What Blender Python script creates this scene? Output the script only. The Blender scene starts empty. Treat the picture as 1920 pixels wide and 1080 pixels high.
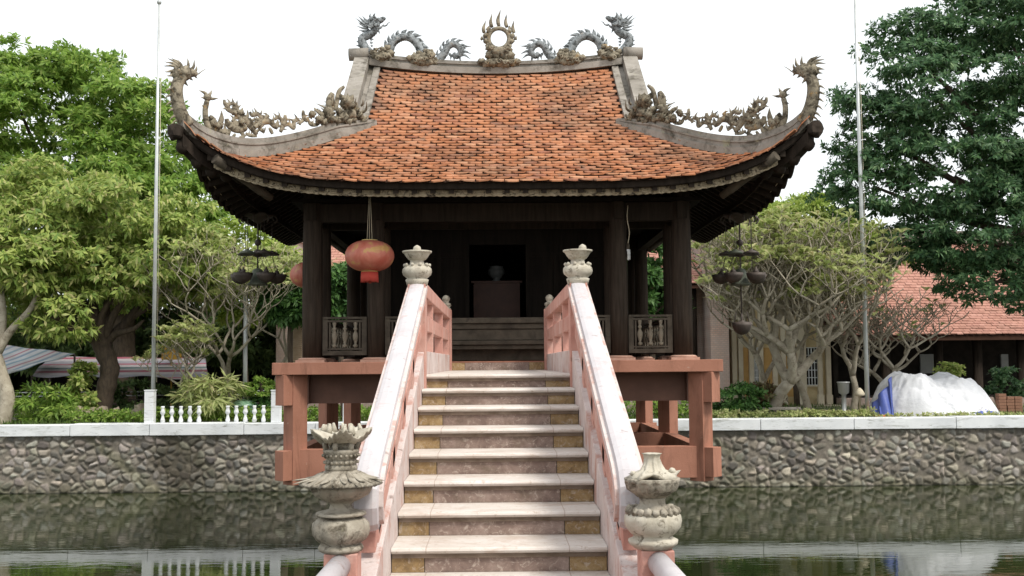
import bpy, math, random
import numpy as np
from math import radians as R, sin, cos, pi, atan, tan, sqrt
from mathutils import Matrix, Vector
random.seed(7); rng = np.random.default_rng(11)
S = bpy.context.scene
COL = S.collection
# ------------------------------------------------------------------ camera
E = 2.925; F = 2000.0
YAW = atan(27.0/F); PIT = atan(140.0/F); ROL = R(0.45)
fw = np.array([sin(YAW)*cos(PIT), cos(YAW)*cos(PIT), sin(PIT)])
r0 = np.array([cos(YAW), -sin(YAW), 0.0]); u0 = np.cross(r0, fw)
rt = r0*cos(ROL) - u0*sin(ROL); up = u0*cos(ROL) + r0*sin(ROL)
cd = bpy.data.cameras.new('camera'); cam = bpy.data.objects.new('camera', cd); COL.objects.link(cam)
M = Matrix.Identity(4)
for i in range(3):
    M[i][0] = rt[i]; M[i][1] = up[i]; M[i][2] = -fw[i]
M[2][3] = E
cam.matrix_world = M
cd.sensor_width = 36; cd.lens = 36*F/1920; cd.clip_end = 900; cd.clip_start = 0.1
S.camera = cam
# ------------------------------------------------------------------ sky, sun, exposure
SUN_EL, SUN_AZ = 54, 132          # azimuth measured from +Y (view direction) towards +X
w = bpy.data.worlds.new("World"); S.world = w; w.use_nodes = True
nt = w.node_tree; nt.nodes.clear()
sky = nt.nodes.new('ShaderNodeTexSky'); sky.sky_type = 'NISHITA'; sky.sun_disc = False
sky.sun_elevation = R(SUN_EL); sky.sun_rotation = R(SUN_AZ); sky.dust_density = 4; sky.air_density = 1.2
mx = nt.nodes.new('ShaderNodeMix'); mx.data_type = 'RGBA'
mx.inputs[0].default_value = 0.86; mx.inputs[7].default_value = (8.6, 8.85, 8.9, 1)
bg = nt.nodes.new('ShaderNodeBackground'); bg.inputs[1].default_value = 0.12
wo = nt.nodes.new('ShaderNodeOutputWorld')
nt.links.new(sky.outputs[0], mx.inputs[6]); nt.links.new(mx.outputs[2], bg.inputs[0]); nt.links.new(bg.outputs[0], wo.inputs[0])
sd = bpy.data.lights.new('sun', 'SUN'); so = bpy.data.objects.new('sun', sd); COL.objects.link(so)
sd.energy = 2.7; sd.angle = R(14); sd.color = (1, .95, .86)
dv = Vector((sin(R(SUN_AZ))*cos(R(SUN_EL)), cos(R(SUN_AZ))*cos(R(SUN_EL)), sin(R(SUN_EL))))
so.rotation_euler = dv.to_track_quat('Z', 'Y').to_euler()
S.view_settings.view_transform = 'Standard'; S.view_settings.look = 'None'
S.view_settings.exposure = 0.4; S.view_settings.gamma = 1
S.render.engine = 'CYCLES'
# ------------------------------------------------------------------ measuring helpers
def ray(px, py):
    d = fw + rt*((px-960)/F) + up*((540-py)/F)
    return d
def U(px, py, Y):                       # the point of depth Y seen at that place of the photograph (measuring only)
    d = ray(px, py); t = Y/d[1]
    return np.array([d[0]*t, Y, E+d[2]*t])
def UZ(px, py, Z):
    d = ray(px, py); t = (Z-E)/d[2]
    return np.array([d[0]*t, d[1]*t, Z])
# ------------------------------------------------------------------ object helpers
ORG = {}
class MB:
    def __init__(s): s.v = []; s.f = []; s.m = []; s.s = []
    def add(s, vs, fs, mat=0, smooth=False):
        b = len(s.v); s.v.extend([tuple(map(float, p)) for p in vs])
        for f in fs: s.f.append(tuple(b+i for i in f)); s.m.append(mat); s.s.append(smooth)
    def box(s, x0, x1, y0, y1, z0, z1, mat=0):
        vs = [(x, y, z) for z in (z0, z1) for y in (y0, y1) for x in (x0, x1)]
        s.add(vs, [(0,2,3,1),(4,5,7,6),(0,1,5,4),(2,6,7,3),(0,4,6,2),(1,3,7,5)], mat)
    def obox(s, c, ax, ay, az, mat=0):
        c, ax, ay, az = map(np.array, (c, ax, ay, az))
        vs = [c+ax*i+ay*j+az*k for k in (-1, 1) for j in (-1, 1) for i in (-1, 1)]
        s.add(vs, [(0,2,3,1),(4,5,7,6),(0,1,5,4),(2,6,7,3),(0,4,6,2),(1,3,7,5)], mat)
    def beam(s, p, q, w, h, mat=0):      # sheared beam: vertical ends kept, w across, h high, p/q on its top centreline
        p = np.array(p, float); q = np.array(q, float); d = q-p; L = np.hypot(d[0], d[1])
        sd_ = np.array([d[1], -d[0], 0])/max(L, 1e-6)*w/2; dn = np.array([0, 0, -h])
        vs = [p-sd_, p+sd_, q+sd_, q-sd_, p-sd_+dn, p+sd_+dn, q+sd_+dn, q-sd_+dn]
        s.add(vs, [(0,1,2,3),(7,6,5,4),(0,4,5,1),(1,5,6,2),(2,6,7,3),(3,7,4,0)], mat)
    def tube(s, pts, rad, n=8, mat=0, caps=True, flat=None, smooth=True):
        pts = np.array(pts, float); k = len(pts)
        if np.isscalar(rad): rad = [rad]*k
        vs = []; pu = None
        for i in range(k):
            t = pts[min(i+1, k-1)]-pts[max(i-1, 0)]; t = t/(np.linalg.norm(t)+1e-9)
            if flat is not None: a = np.array(flat, float)
            elif pu is None: a = np.array([0, 0, 1.0]) if abs(t[2]) < .9 else np.array([1.0, 0, 0])
            else: a = pu
            a = a-t*np.dot(a, t); a /= np.linalg.norm(a)+1e-9; pu = a; b = np.cross(t, a)
            for j in range(n):
                th = 2*pi*j/n; ka = rad[i]*(FL if flat is not None else 1)
                vs.append(pts[i]+a*cos(th)*ka+b*sin(th)*rad[i])
        fs = [(i*n+j, i*n+(j+1) % n, (i+1)*n+(j+1) % n, (i+1)*n+j) for i in range(k-1) for j in range(n)]
        s.add(vs, fs, mat, smooth)
        if caps:
            b = len(s.v)-len(vs)
            s.f.append(tuple(b+j for j in range(n))[::-1]); s.m.append(mat); s.s.append(False)
            s.f.append(tuple(b+(k-1)*n+j for j in range(n))); s.m.append(mat); s.s.append(False)
    def lathe(s, c, prof, n=24, mod=None, mat=0, smooth=True):
        vs = []; k = len(prof)
        for i, (r, z) in enumerate(prof):
            for j in range(n):
                th = 2*pi*j/n; rr, zz = (r, z) if mod is None else mod(i, r, z, th)
                vs.append((c[0]+rr*cos(th), c[1]+rr*sin(th), c[2]+zz))
        s.add(vs, [(i*n+j, i*n+(j+1) % n, (i+1)*n+(j+1) % n, (i+1)*n+j) for i in range(k-1) for j in range(n)], mat, smooth)
        b = len(s.v)-len(vs)
        s.f.append(tuple(b+j for j in range(n))[::-1]); s.m.append(mat); s.s.append(False)
        s.f.append(tuple(b+(k-1)*n+j for j in range(n))); s.m.append(mat); s.s.append(False)
    def lump(s, c, r, amp=.2, fr=3., mat=0, n=12, sq=(1, 1, 1)):
        ph = rng.random(6)*6; vs = []
        m_ = n//2
        for i in range(m_+1):
            la = pi*i/m_
            for j in range(n):
                th = 2*pi*j/n
                d = np.array([sin(la)*cos(th), sin(la)*sin(th), cos(la)])
                k = 1+amp*(sin(fr*d[0]*2+ph[0])*cos(fr*d[2]*2+ph[1])+.5*sin(fr*d[1]*4+ph[2]+fr*3*d[2])*cos(fr*d[0]*4+ph[3]))
                vs.append(np.array(c)+d*r*k*np.array(sq))
        s.add(vs, [(i*n+j, (i+1)*n+j, (i+1)*n+(j+1) % n, i*n+(j+1) % n) for i in range(m_) for j in range(n)], mat, True)
    def prism(s, poly, d, mat=0):        # poly: planar 3D loop, d: extrusion vector
        k = len(poly); d = np.array(d); vs = [np.array(p) for p in poly]+[np.array(p)+d for p in poly]
        s.add(vs, [tuple(range(k))[::-1], tuple(range(k, 2*k))]+[(i, (i+1) % k, k+(i+1) % k, k+i) for i in range(k)], mat)
    def grid(s, P, mat=0, smooth=True, wrap=False):   # P: (a,b,3)
        a, b = P.shape[:2]
        s.add(P.reshape(-1, 3), [(i*b+j, i*b+j+1, (i+1)*b+j+1, (i+1)*b+j) for i in range(a-1) for j in range(b-1)], mat, smooth)
    def mirrored(s, fx=None, fy=None):
        o = MB(); o.m = list(s.m); o.s = list(s.s); o.v = []
        for p in s.v:
            p = list(p)
            if fx is not None: p[0] = 2*fx-p[0]
            if fy is not None: p[1] = 2*fy-p[1]
            o.v.append(tuple(p))
        fl = (fx is not None) != (fy is not None)
        o.f = [f[::-1] if fl else f for f in s.f]
        return o
    def merge(s, o):
        b = len(s.v); s.v += o.v; s.f += [tuple(b+i for i in f) for f in o.f]; s.m += o.m; s.s += o.s
    def build(s, name, mats, parent=None, org=None, bevel=0, **kw):
        if not isinstance(mats, (list, tuple)): mats = [mats]
        o_ = ORG[parent.name] if parent is not None else np.array(org if org is not None else (0, 0, 0), float)
        me = bpy.data.meshes.new(name)
        me.from_pydata([tuple(np.array(p)-o_) for p in s.v] if len(s.v) < 50 else (np.array(s.v)-o_).tolist(), [], s.f)
        me.polygons.foreach_set('material_index', s.m); me.polygons.foreach_set('use_smooth', s.s)
        for m in mats: me.materials.append(m)
        me.update()
        return link(name, me, parent, o_, bevel, **kw)
FL = .5
def link(name, me, parent, o_, bevel=0, label=None, cat=None, group=None, kind=None):
    o = bpy.data.objects.new(name, me); COL.objects.link(o)
    if parent is not None: o.parent = parent
    else: o.location = tuple(o_)
    ORG[o.name] = np.array(o_, float)
    if bevel:
        b = o.modifiers.new('bevel', 'BEVEL'); b.width = bevel; b.segments = 2; b.limit_method = 'ANGLE'; b.angle_limit = R(40)
    if label: o['label'] = label
    if cat: o['category'] = cat
    if group: o['group'] = group
    if kind: o['kind'] = kind
    return o
def thing(name, loc, label, cat, group=None):
    o = bpy.data.objects.new(name, None); COL.objects.link(o); o.location = tuple(loc); o.empty_display_size = .3
    o['label'] = label; o['category'] = cat
    if group: o['group'] = group
    ORG[o.name] = np.array(loc, float); return o
def copy_thing(o, loc, label=None, rz=None, sc=None, parent=None):
    c = o.copy(); COL.objects.link(c)
    if parent is None: c.location = tuple(loc)
    else: c.parent = parent
    if label: c['label'] = label
    if rz is not None: c.rotation_euler = (0, 0, rz)
    if sc is not None: c.scale = (sc, sc, sc) if np.isscalar(sc) else sc
    for ch in list(o.children): copy_thing(ch, None, parent=c)
    return c
def fast(name, V, Fq, mat, parent=None, org=(0, 0, 0), smooth=False, cols=None, **kw):
    o_ = ORG[parent.name] if parent is not None else np.array(org, float)
    V = (V-o_).astype(np.float32); me = bpy.data.meshes.new(name); n = len(Fq); k = Fq.shape[1]
    me.vertices.add(len(V)); me.vertices.foreach_set('co', V.ravel())
    me.loops.add(n*k); me.loops.foreach_set('vertex_index', Fq.ravel().astype(np.int32))
    me.polygons.add(n); me.polygons.foreach_set('loop_start', np.arange(0, n*k, k, dtype=np.int32))
    me.polygons.foreach_set('loop_total', np.full(n, k, dtype=np.int32))
    me.polygons.foreach_set('use_smooth', np.full(n, smooth))
    me.update(calc_edges=True)
    if cols is not None:
        ca = me.color_attributes.new('stone', 'FLOAT_COLOR', 'POINT')
        ca.data.foreach_set('color', np.hstack([cols, np.ones((len(cols), 1))]).astype(np.float32).ravel())
    me.materials.append(mat)
    return link(name, me, parent, o_, **kw)
def cr(pts, n=6):                         # Catmull-Rom smoothing
    P = [np.array(p, float) for p in pts]; P = [2*P[0]-P[1]]+P+[2*P[-1]-P[-2]]; out = []
    for i in range(1, len(P)-2):
        for k in range(n):
            t = k/n; a, b, c, d = P[i-1:i+3]
            out.append(.5*((2*b)+(-a+c)*t+(2*a-5*b+4*c-d)*t*t+(-a+3*b-3*c+d)*t**3))
    out.append(P[-2]); return np.array(out)
def lerp(a, b, t): return a+(b-a)*t
# ------------------------------------------------------------------ materials
def nodes(m):
    m.use_nodes = True; n = m.node_tree.nodes; l = m.node_tree.links; return n, l, n['Principled BSDF']
def ramp(n, l, fac, stops):
    r = n.new('ShaderNodeValToRGB'); e = r.color_ramp.elements
    while len(e) < len(stops): e.new(.5)
    for i, (p, c) in enumerate(stops):
        e[i].position = p; e[i].color = (*c, 1) if len(c) == 3 else c
    l.new(fac, r.inputs[0]); return r.outputs[0]
def mixc(n, l, fac, a, b, mode='MIX'):
    m = n.new('ShaderNodeMix'); m.data_type = 'RGBA'; m.blend_type = mode
    for s, i in ((fac, 0), (a, 6), (b, 7)):
        if isinstance(s, (int, float)): m.inputs[i].default_value = s
        elif isinstance(s, tuple): m.inputs[i].default_value = (*s, 1)
        else: l.new(s, m.inputs[i])
    return m.outputs[2]
def noise(n, l, co, sc, det=4, ro=.55, dist=0, st=None):
    t = n.new('ShaderNodeTexNoise'); t.inputs['Scale'].default_value = sc; t.inputs['Detail'].default_value = det
    t.inputs['Roughness'].default_value = ro; t.inputs['Distortion'].default_value = dist
    if st:
        mp = n.new('ShaderNodeMapping'); mp.inputs['Scale'].default_value = st; l.new(co, mp.inputs[0]); co = mp.outputs[0]
    l.new(co, t.inputs['Vector']); return t.outputs['Fac']
def pm(name, c1, c2, sc=3, rough=.8, bump=.2, bsc=40, spots=None, spots2=None, st=None, spec=.3, bdist=.01):
    m = bpy.data.materials.new(name); n, l, b = nodes(m)
    tc = n.new('ShaderNodeTexCoord').outputs['Object']
    c = ramp(n, l, noise(n, l, tc, sc, 5, .6, .3, st), [(.32, c1), (.68, c2)])
    for sp in (spots, spots2):
        if sp:
            col, ss, t0, t1 = sp[:4]
            f = ramp(n, l, noise(n, l, tc, ss, 6, .7, .5, sp[4] if len(sp) > 4 else None), [(t0, (0, 0, 0)), (t1, (1, 1, 1))])
            c = mixc(n, l, f, c, col)
    l.new(c, b.inputs['Base Color']); b.inputs['Roughness'].default_value = rough
    b.inputs['Specular IOR Level'].default_value = spec if max(c1) > .04 else .08
    if bump:
        bu = n.new('ShaderNodeBump'); bu.inputs['Strength'].default_value = bump; bu.inputs['Distance'].default_value = bdist
        l.new(noise(n, l, tc, bsc, 5, .65), bu.inputs['Height']); l.new(bu.outputs[0], b.inputs['Normal'])
    return m
def isl(name, cols, rough=.7, transl=0, spots=None, spec=.3, tcol=None):   # colour varies per loose piece
    m = bpy.data.materials.new(name); n, l, b = nodes(m)
    g = n.new('ShaderNodeNewGeometry'); tc = n.new('ShaderNodeTexCoord').outputs['Object']
    k = len(cols); c = ramp(n, l, g.outputs['Random Per Island'], [(i/(k-1), cc) for i, cc in enumerate(cols)])
    if spots:
        for sp in spots:
            col, ss, t0, t1, am = sp
            f = ramp(n, l, noise(n, l, tc, ss, 6, .65, .4), [(t0, (0, 0, 0)), (t1, (am, am, am))])
            c = mixc(n, l, f, c, col)
    l.new(c, b.inputs['Base Color']); b.inputs['Roughness'].default_value = rough; b.inputs['Specular IOR Level'].default_value = spec
    if transl:
        t = n.new('ShaderNodeBsdfTranslucent'); mxx = n.new('ShaderNodeMixShader'); mxx.inputs[0].default_value = transl
        l.new(mixc(n, l, .5, c, tcol or (.5, .7, .1), 'MIX') if tcol else c, t.inputs[0])
        l.new(b.outputs[0], mxx.inputs[1]); l.new(t.outputs[0], mxx.inputs[2])
        l.new(mxx.outputs[0], n['Material Output'].inputs[0])
    return m
TILE = isl('clay_tile', [(.31,.12,.055),(.37,.15,.07),(.42,.19,.10),(.33,.13,.06),(.45,.23,.13),(.25,.10,.058),(.39,.16,.072),(.33,.155,.09)], .9,
           spots=[((.10,.07,.05), .8, .50, .74, .85), ((.10,.09,.07), 5., .56, .74, .8), ((.50,.30,.20), 2.4, .60, .75, .5)])
TILEBACK = pm('tile_bedding', (.045,.022,.015), (.075,.035,.022), 4, .95)
RIDGE = pm('weathered_mortar', (.19,.17,.145), (.31,.285,.255), 2.5, .9, .5, 30, ((.075,.066,.05), 4, .50, .68), ((.30,.29,.20), 9, .60, .72))
STUCCO = pm('carved_stucco', (.19,.165,.12), (.32,.28,.21), 7, .9, .8, 45, ((.06,.05,.035), 11, .46, .60), ((.30,.19,.08), 5, .58, .70))
DRAG = pm('dragon_mosaic', (.17,.19,.20), (.32,.345,.36), 14, .65, .9, 60, ((.05,.055,.055), 16, .47, .60), ((.30,.26,.22), 6, .60, .72))
WOOD = pm('dark_timber', (.017,.013,.010), (.036,.027,.021), 3, .75, .3, 30, st=(6, 6, .6))
WOODI = pm('interior_shade_timber', (.006,.005,.004), (.013,.010,.008), 3, .85, .2, 30, st=(6, 6, .6))  # deep shade of the room put into the timber colour
COLW = pm('column_timber', (.028,.021,.016), (.062,.046,.035), 4, .7, .35, 30, ((.03,.024,.02), 5, .55, .72, (6, 6, .5)), st=(7, 7, .5))
GREYW = pm('weathered_grey_timber', (.05,.04,.029), (.105,.086,.064), 6, .8, .3, 40, ((.04,.032,.025), 8, .58, .72))
BALW = pm('baluster_timber', (.15,.125,.09), (.27,.235,.18), 6, .8, .3, 40)
CARVE = pm('carved_fascia_timber', (.30,.25,.17), (.42,.35,.25), 8, .85, .5, 60, ((.05,.04,.03), 16, .5, .62))
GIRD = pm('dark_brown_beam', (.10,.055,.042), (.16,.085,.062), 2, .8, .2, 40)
ALTAR = pm('red_brown_lacquer', (.055,.022,.013), (.085,.034,.02), 4, .5, .1)
TERRA = pm('terracotta_paint', (.315,.145,.097), (.40,.19,.132), 1.8, .8, .3, 45, ((.20,.095,.065), 3.2, .52, .74, (1.6, 1.6, .35)), ((.46,.33,.27), 12, .64, .74), spec=.2)
PLINTH = pm('plinth_stone', (.45,.25,.18), (.56,.36,.28), 6, .8, .2, 50, ((.25,.16,.12), 12, .6, .75))
RAILW = pm('white_painted_rail', (.43,.405,.42), (.54,.51,.525), 2.2, .55, .15, 50, ((.42,.28,.26), 3.5, .55, .75), ((.26,.21,.20), 16, .60, .72))
RAILP = pm('worn_pink_paint', (.42,.205,.165), (.52,.29,.24), 3.5, .75, .4, 40, ((.54,.38,.33), 3, .50, .70, (1, 1, .5)), ((.20,.13,.10), 11, .58, .74))
CURB = pm('curb_paint', (.47,.39,.37), (.60,.53,.51), 3, .75, .35, 40, ((.43,.26,.22), 4, .50, .62, (1, 1, .5)), ((.22,.17,.15), 12, .58, .72))
URN = pm('urn_stone', (.24,.21,.165), (.38,.345,.285), 9, .85, .6, 60, ((.085,.07,.05), 12, .48, .64), ((.36,.34,.24), 7, .62, .74))
FINIAL = pm('finial_stone', (.36,.325,.26), (.50,.465,.39), 14, .75, .4, 80, ((.13,.11,.08), 20, .54, .66), ((.22,.18,.14), 4, .55, .72))
IRON = pm('blackened_iron', (.05,.04,.035), (.095,.075,.065), 8, .6, .3, 40)
BELLM = pm('oxidised_bell_metal', (.085,.10,.075), (.13,.14,.105), 8, .6, .2, 40)
WHITE = pm('old_white_paint', (.62,.64,.66), (.78,.80,.81), 1.5, .75, .3, 40, ((.36,.37,.34), 1.6, .52, .70, (1, 1, 5)), ((.22,.22,.19), 7, .60, .72, (.6, 1, 3)))
BARK = pm('bark', (.045,.033,.025), (.10,.075,.052), 6, .9, .8, 22, ((.05,.04,.03), 6, .52, .68), st=(3, 3, .8))
BARKP = pm('pale_bark', (.27,.235,.18), (.42,.38,.30), 6, .85, .5, 25, ((.13,.10,.07), 8, .54, .7))
STEEL = pm('galvanised_pole', (.42,.44,.44), (.55,.57,.57), 3, .35, .05, 20, ((.25,.24,.22), 4, .6, .75, (2, 2, .4))); nodes(STEEL)[2].inputs['Metallic'].default_value = .3
BRICK = pm('grey_brick', (.26,.20,.175), (.36,.29,.26), 5, .9, .3, 40, ((.15,.12,.11), 6, .55, .7))
YEL = pm('ochre_wall', (.58,.46,.26), (.68,.57,.36), 2, .9, .2, 30, ((.25,.19,.11), 3, .55, .75))
CREAM = pm('cream_trim', (.55,.48,.36), (.66,.60,.47), 3, .8, .2)
BROOF = isl('far_clay_tile', [(.34,.17,.13),(.42,.22,.17),(.38,.19,.15),(.46,.25,.20)], .95, spots=[((.22,.12,.09), 1.2, .5, .75, .7)])
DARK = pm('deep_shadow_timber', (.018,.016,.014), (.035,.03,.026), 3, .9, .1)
GRASS = isl('grass_blades', [(.05,.10,.02),(.09,.15,.03),(.13,.18,.05),(.06,.12,.03)], .7, .3)
ROCK = pm('garden_rock', (.20,.16,.12), (.33,.28,.22), 5, .9, .7, 20, ((.10,.10,.05), 5, .52, .7))
GREENPOT = pm('green_glaze', (.09,.19,.12), (.20,.32,.22), 4, .25, .05, spec=.6)
# ------------------------------------------------------------------ numbers of the place
YC = 17.7; HALF = 4.1; CAPZ = U(934, 789, 25.)[2]; G = CAPZ-.05; YW = 25.0
zR = U(934, 137, YC)[2]; zE = U(934, 341, YC-HALF)[2]; zM = U(934, 260, YC-2.4)[2]
SLAB = U(934, 677, 14.6)[2]; SLABB = U(934, 700, 14.6)[2]
# ================================================================== GROUND, WATER, POND WALLS
gm = pm('soil_and_paving', (.16,.14,.10), (.25,.22,.17), .6, .95, .4, 12, ((.07,.10,.03), .5, .5, .62), ((.32,.30,.27), 1.3, .62, .72))
g = MB(); B_ = 300
g.box(-B_, B_, YW+.45, B_, G-.8, G); g.box(-B_, -19, -60, YW+.45, G-.8, G); g.box(19, B_, -60, YW+.45, G-.8, G); g.box(-19, 19, -60, 4.6, G-.8, G)
g.build('ground', gm, kind='structure')
wm = bpy.data.materials.new('pond_water'); n, l, b = nodes(wm)
tc = n.new('ShaderNodeTexCoord').outputs['Object']
l.new(ramp(n, l, noise(n, l, tc, .5, 3), [(.3, (.014,.021,.007)), (.7, (.028,.036,.012))]), b.inputs['Base Color'])
b.inputs['Roughness'].default_value = .02; b.inputs['IOR'].default_value = 1.34; b.inputs['Specular IOR Level'].default_value = .5
bu = n.new('ShaderNodeBump'); bu.inputs['Strength'].default_value = .026; bu.inputs['Distance'].default_value = .05
l.new(noise(n, l, tc, 3.0, 3, .5, .6, (.6, 2.2, 1)), bu.inputs['Height']); l.new(bu.outputs[0], b.inputs['Normal'])
P = np.array([[(x, y, 0.) for x in (-19.2, 19.2)] for y in (4.4, YW+.3)]); mb = MB(); mb.grid(P); mb.build('water', wm, kind='structure')
# rubble wall: every stone raised, coloured and ringed by its joint
def rubble(X0, X1, Z0, Z1, res=.026, cw=.185, ch=.145):
    xs = np.arange(X0, X1+res, res); zs = np.linspace(Z0, Z1, int((Z1-Z0)/res)+1)
    X, Z = np.meshgrid(xs, zs); wx = .03*np.sin(Z*17+X*5)+.02*np.sin(X*23); wz = .02*np.sin(X*13)+.015*np.sin(Z*31+X*9)
    XX, ZZ = X+wx, Z+wz
    nx, nz = int((X1-X0)/cw)+8, int((Z1-Z0)/ch)+8
    jx = rng.random((nz, nx))*.95; jz = rng.random((nz, nx))*.95; sh = rng.random((nz, nx)); rr = rng.random((nz, nx, 3)); drop = rng.random((nz, nx))
    ci = ((XX-X0)/cw).astype(int)+3; cj = ((ZZ-Z0)/ch).astype(int)+3
    F1 = np.full(X.shape, 9.); F2 = np.full(X.shape, 9.); I1 = np.zeros(X.shape, int); J1 = np.zeros(X.shape, int)
    for dj in (-2, -1, 0, 1, 2):
        for di in (-2, -1, 0, 1, 2):
            a = np.clip(ci+di, 0, nx-1); c = np.clip(cj+dj, 0, nz-1)
            px_ = X0+(a-3+jx[c, a])*cw; pz_ = Z0+(c-3+jz[c, a])*ch
            d = np.hypot((XX-px_)*1.0, (ZZ-pz_)*1.15)-.03*sh[c, a]
            d = d+9*(drop[c, a] < .15); cl = d < F1; F2 = np.where(cl, F1, np.minimum(F2, d)); F1 = np.where(cl, d, F1)
            I1 = np.where(cl, a, I1); J1 = np.where(cl, c, J1)
    e = F2-F1; k = np.clip((e-.012+.02*(.5-sh[J1, I1]))/.06, 0, 1)*np.clip((.15-F1)/.05, .15, 1); k = k*k*(3-2*k)
    ht = .038*k*(.5+sh[J1, I1])
    c0 = np.array([.235, .222, .20]); t = rr[J1, I1]
    stone = c0*(.42+1.25*t[..., :1]**1.6)*(1+np.stack([.16*(t[..., 1]-.4), 0*t[..., 1], -.18*(t[..., 2]-.4)], -1))
    br = (t[..., 2] > .93)[..., None]; stone = np.where(br, stone*1.5+.05, stone)
    zf = (Z/1.5)[..., None]; nl = (np.sin(X*.9)+np.sin(X*2.3+1.3)+np.sin(X*.37+Z*2))[..., None]
    mort = np.array([.185, .165, .14])*(1+.25*nl/3)
    col = mort*(1-k[..., None])+stone*k[..., None]; ms = np.clip(np.sin(X*.7+1)*np.sin(X*2.9+Z*3)+.5*np.sin(X*7+Z*9)-.35, 0, 1)[..., None]*.45; col = col*(1-ms)+np.array([.10, .105, .05])*ms
    wet = np.clip((.035-Z)/.02, 0, 1)[..., None]*.75; col = col*(1-wet); damp = np.clip((.32-Z)/.32, 0, 1)[..., None]*.35*(1-wet); col = col*(1-damp)+np.array([.12, .125, .06])*damp
    stain = np.clip(np.sin(X*.55+2.2)*np.sin(X*1.9)*1.8-.5+.6*np.sin(Z*4+X), 0, 1)[..., None]*(X < -5)[..., None]*.65
    col = col*(1-stain)+np.array([.045, .038, .022])*stain
    V = np.stack([X, YW-ht, Z], -1).reshape(-1, 3); a, bb = X.shape
    i = np.arange(a-1)[:, None]*bb+np.arange(bb-1)[None]
    Fq = np.stack([i, i+1, i+bb+1, i+bb], -1).reshape(-1, 4)
    return V, Fq, col.reshape(-1, 3)
sm_ = bpy.data.materials.new('rubble_stone'); n, l, b = nodes(sm_)
at_ = n.new('ShaderNodeAttribute'); at_.attribute_name = 'stone'; tc = n.new('ShaderNodeTexCoord').outputs['Object']
l.new(mixc(n, l, .7, at_.outputs[0], ramp(n, l, noise(n, l, tc, 14, 5, .7), [(.25, (.55,.55,.5)), (.75, (1.5,1.45,1.4))]), 'MULTIPLY'), b.inputs['Base Color'])
b.inputs['Roughness'].default_value = .85
V, Fq, cc = rubble(-16, 16, -.12, CAPZ-.26)
pw = thing('pond_wall', (0, YW, 0), 'long rubble stone retaining wall of the pond under a white painted coping', 'wall')
fast('stone_facing', V, Fq, sm_, pw, smooth=True, cols=cc)
mb = MB(); x = -19.2
while x < 19:
    L = random.uniform(1.6, 2.6); mb.box(x, min(x+L-.012, 19.2), YW-.10, YW+.42, CAPZ-.27+random.uniform(0, .008), CAPZ+random.uniform(-.012, .01)); x += L
mb.build('coping', WHITE, pw, bevel=.012)
mb = MB(); mb.box(-19.2, 19.2, YW+.07, YW+.45, -.3, CAPZ-.28); mb.box(-19.3, -19, 4.4, YW, -.3, CAPZ-.06); mb.box(19, 19.3, 4.4, YW, -.3, CAPZ-.06); mb.box(-19, 19, 4.42, 4.6, -.3, CAPZ-.07)
mb.build('wall_core', ROCK, pw)
# ================================================================== STAIRCASE
T = .434; RI = .1445; Y0 = 9.52; ZL = E-.10; HW = .65
STZ = [0, .119, .255, .402, .553, .704, .853, 1.003, 1.152, 1.304, 1.456, 1.6]
def stairz(k):
    k = max(0, k); i = min(int(k), 10); return ZL-lerp(STZ[i], STZ[i+1], k-i)
tread_m = bpy.data.materials.new('tread_marble'); n, l, b = nodes(tread_m)
def lines(n, l, xs, wd=.004):
    sx = n.new('ShaderNodeSeparateXYZ'); tcx = n.new('ShaderNodeTexCoord'); l.new(tcx.outputs['Object'], sx.inputs[0])
    acc = None
    for x0 in xs:
        a = n.new('ShaderNodeMath'); a.operation = 'SUBTRACT'; l.new(sx.outputs[0], a.inputs[0]); a.inputs[1].default_value = x0
        c = n.new('ShaderNodeMath'); c.operation = 'ABSOLUTE'; l.new(a.outputs[0], c.inputs[0])
        d = n.new('ShaderNodeMath'); d.operation = 'LESS_THAN'; l.new(c.outputs[0], d.inputs[0]); d.inputs[1].default_value = wd
        if acc is None: acc = d.outputs[0]
        else:
            e = n.new('ShaderNodeMath'); e.operation = 'MAXIMUM'; l.new(acc, e.inputs[0]); l.new(d.outputs[0], e.inputs[1]); acc = e.outputs[0]
    return acc, sx.outputs[0], tcx.outputs['Object']
ln, sx, tc = lines(n, l, (-.44, .42), .003)
c = ramp(n, l, noise(n, l, tc, 3, 6, .7, .6), [(.3, (.50,.45,.40)), (.7, (.65,.61,.575))])
c = mixc(n, l, ramp(n, l, noise(n, l, tc, 24, 6, .75), [(.56, (0,0,0)), (.68, (.8,.8,.8))]), c, (.33,.26,.19))
c = mixc(n, l, ramp(n, l, noise(n, l, tc, 2.2, 7, .75, .8, (1, 2.5, 6)), [(.50, (0,0,0)), (.66, (.75,.75,.75))]), c, (.42,.33,.27))
c = mixc(n, l, ln, c, (.38,.31,.26)); l.new(c, b.inputs['Base Color']); b.inputs['Roughness'].default_value = .6
riser_m = bpy.data.materials.new('riser_stone'); n, l, b = nodes(riser_m)
ln, sx, tc = lines(n, l, (-.45, .42), .003)
cen = ramp(n, l, noise(n, l, tc, 6, 7, .75, .8), [(.28, (.11,.072,.06)), (.5, (.21,.15,.125)), (.72, (.33,.255,.22))])
och = ramp(n, l, noise(n, l, tc, 8, 7, .75, .6), [(.3, (.12,.075,.035)), (.5, (.27,.18,.08)), (.66, (.38,.28,.15)), (.8, (.22,.15,.10))])
lt = n.new('ShaderNodeMath'); lt.operation = 'LESS_THAN'; l.new(sx, lt.inputs[0]); lt.inputs[1].default_value = -.45
gt = n.new('ShaderNodeMath'); gt.operation = 'GREATER_THAN'; l.new(sx, gt.inputs[0]); gt.inputs[1].default_value = .42
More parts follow.
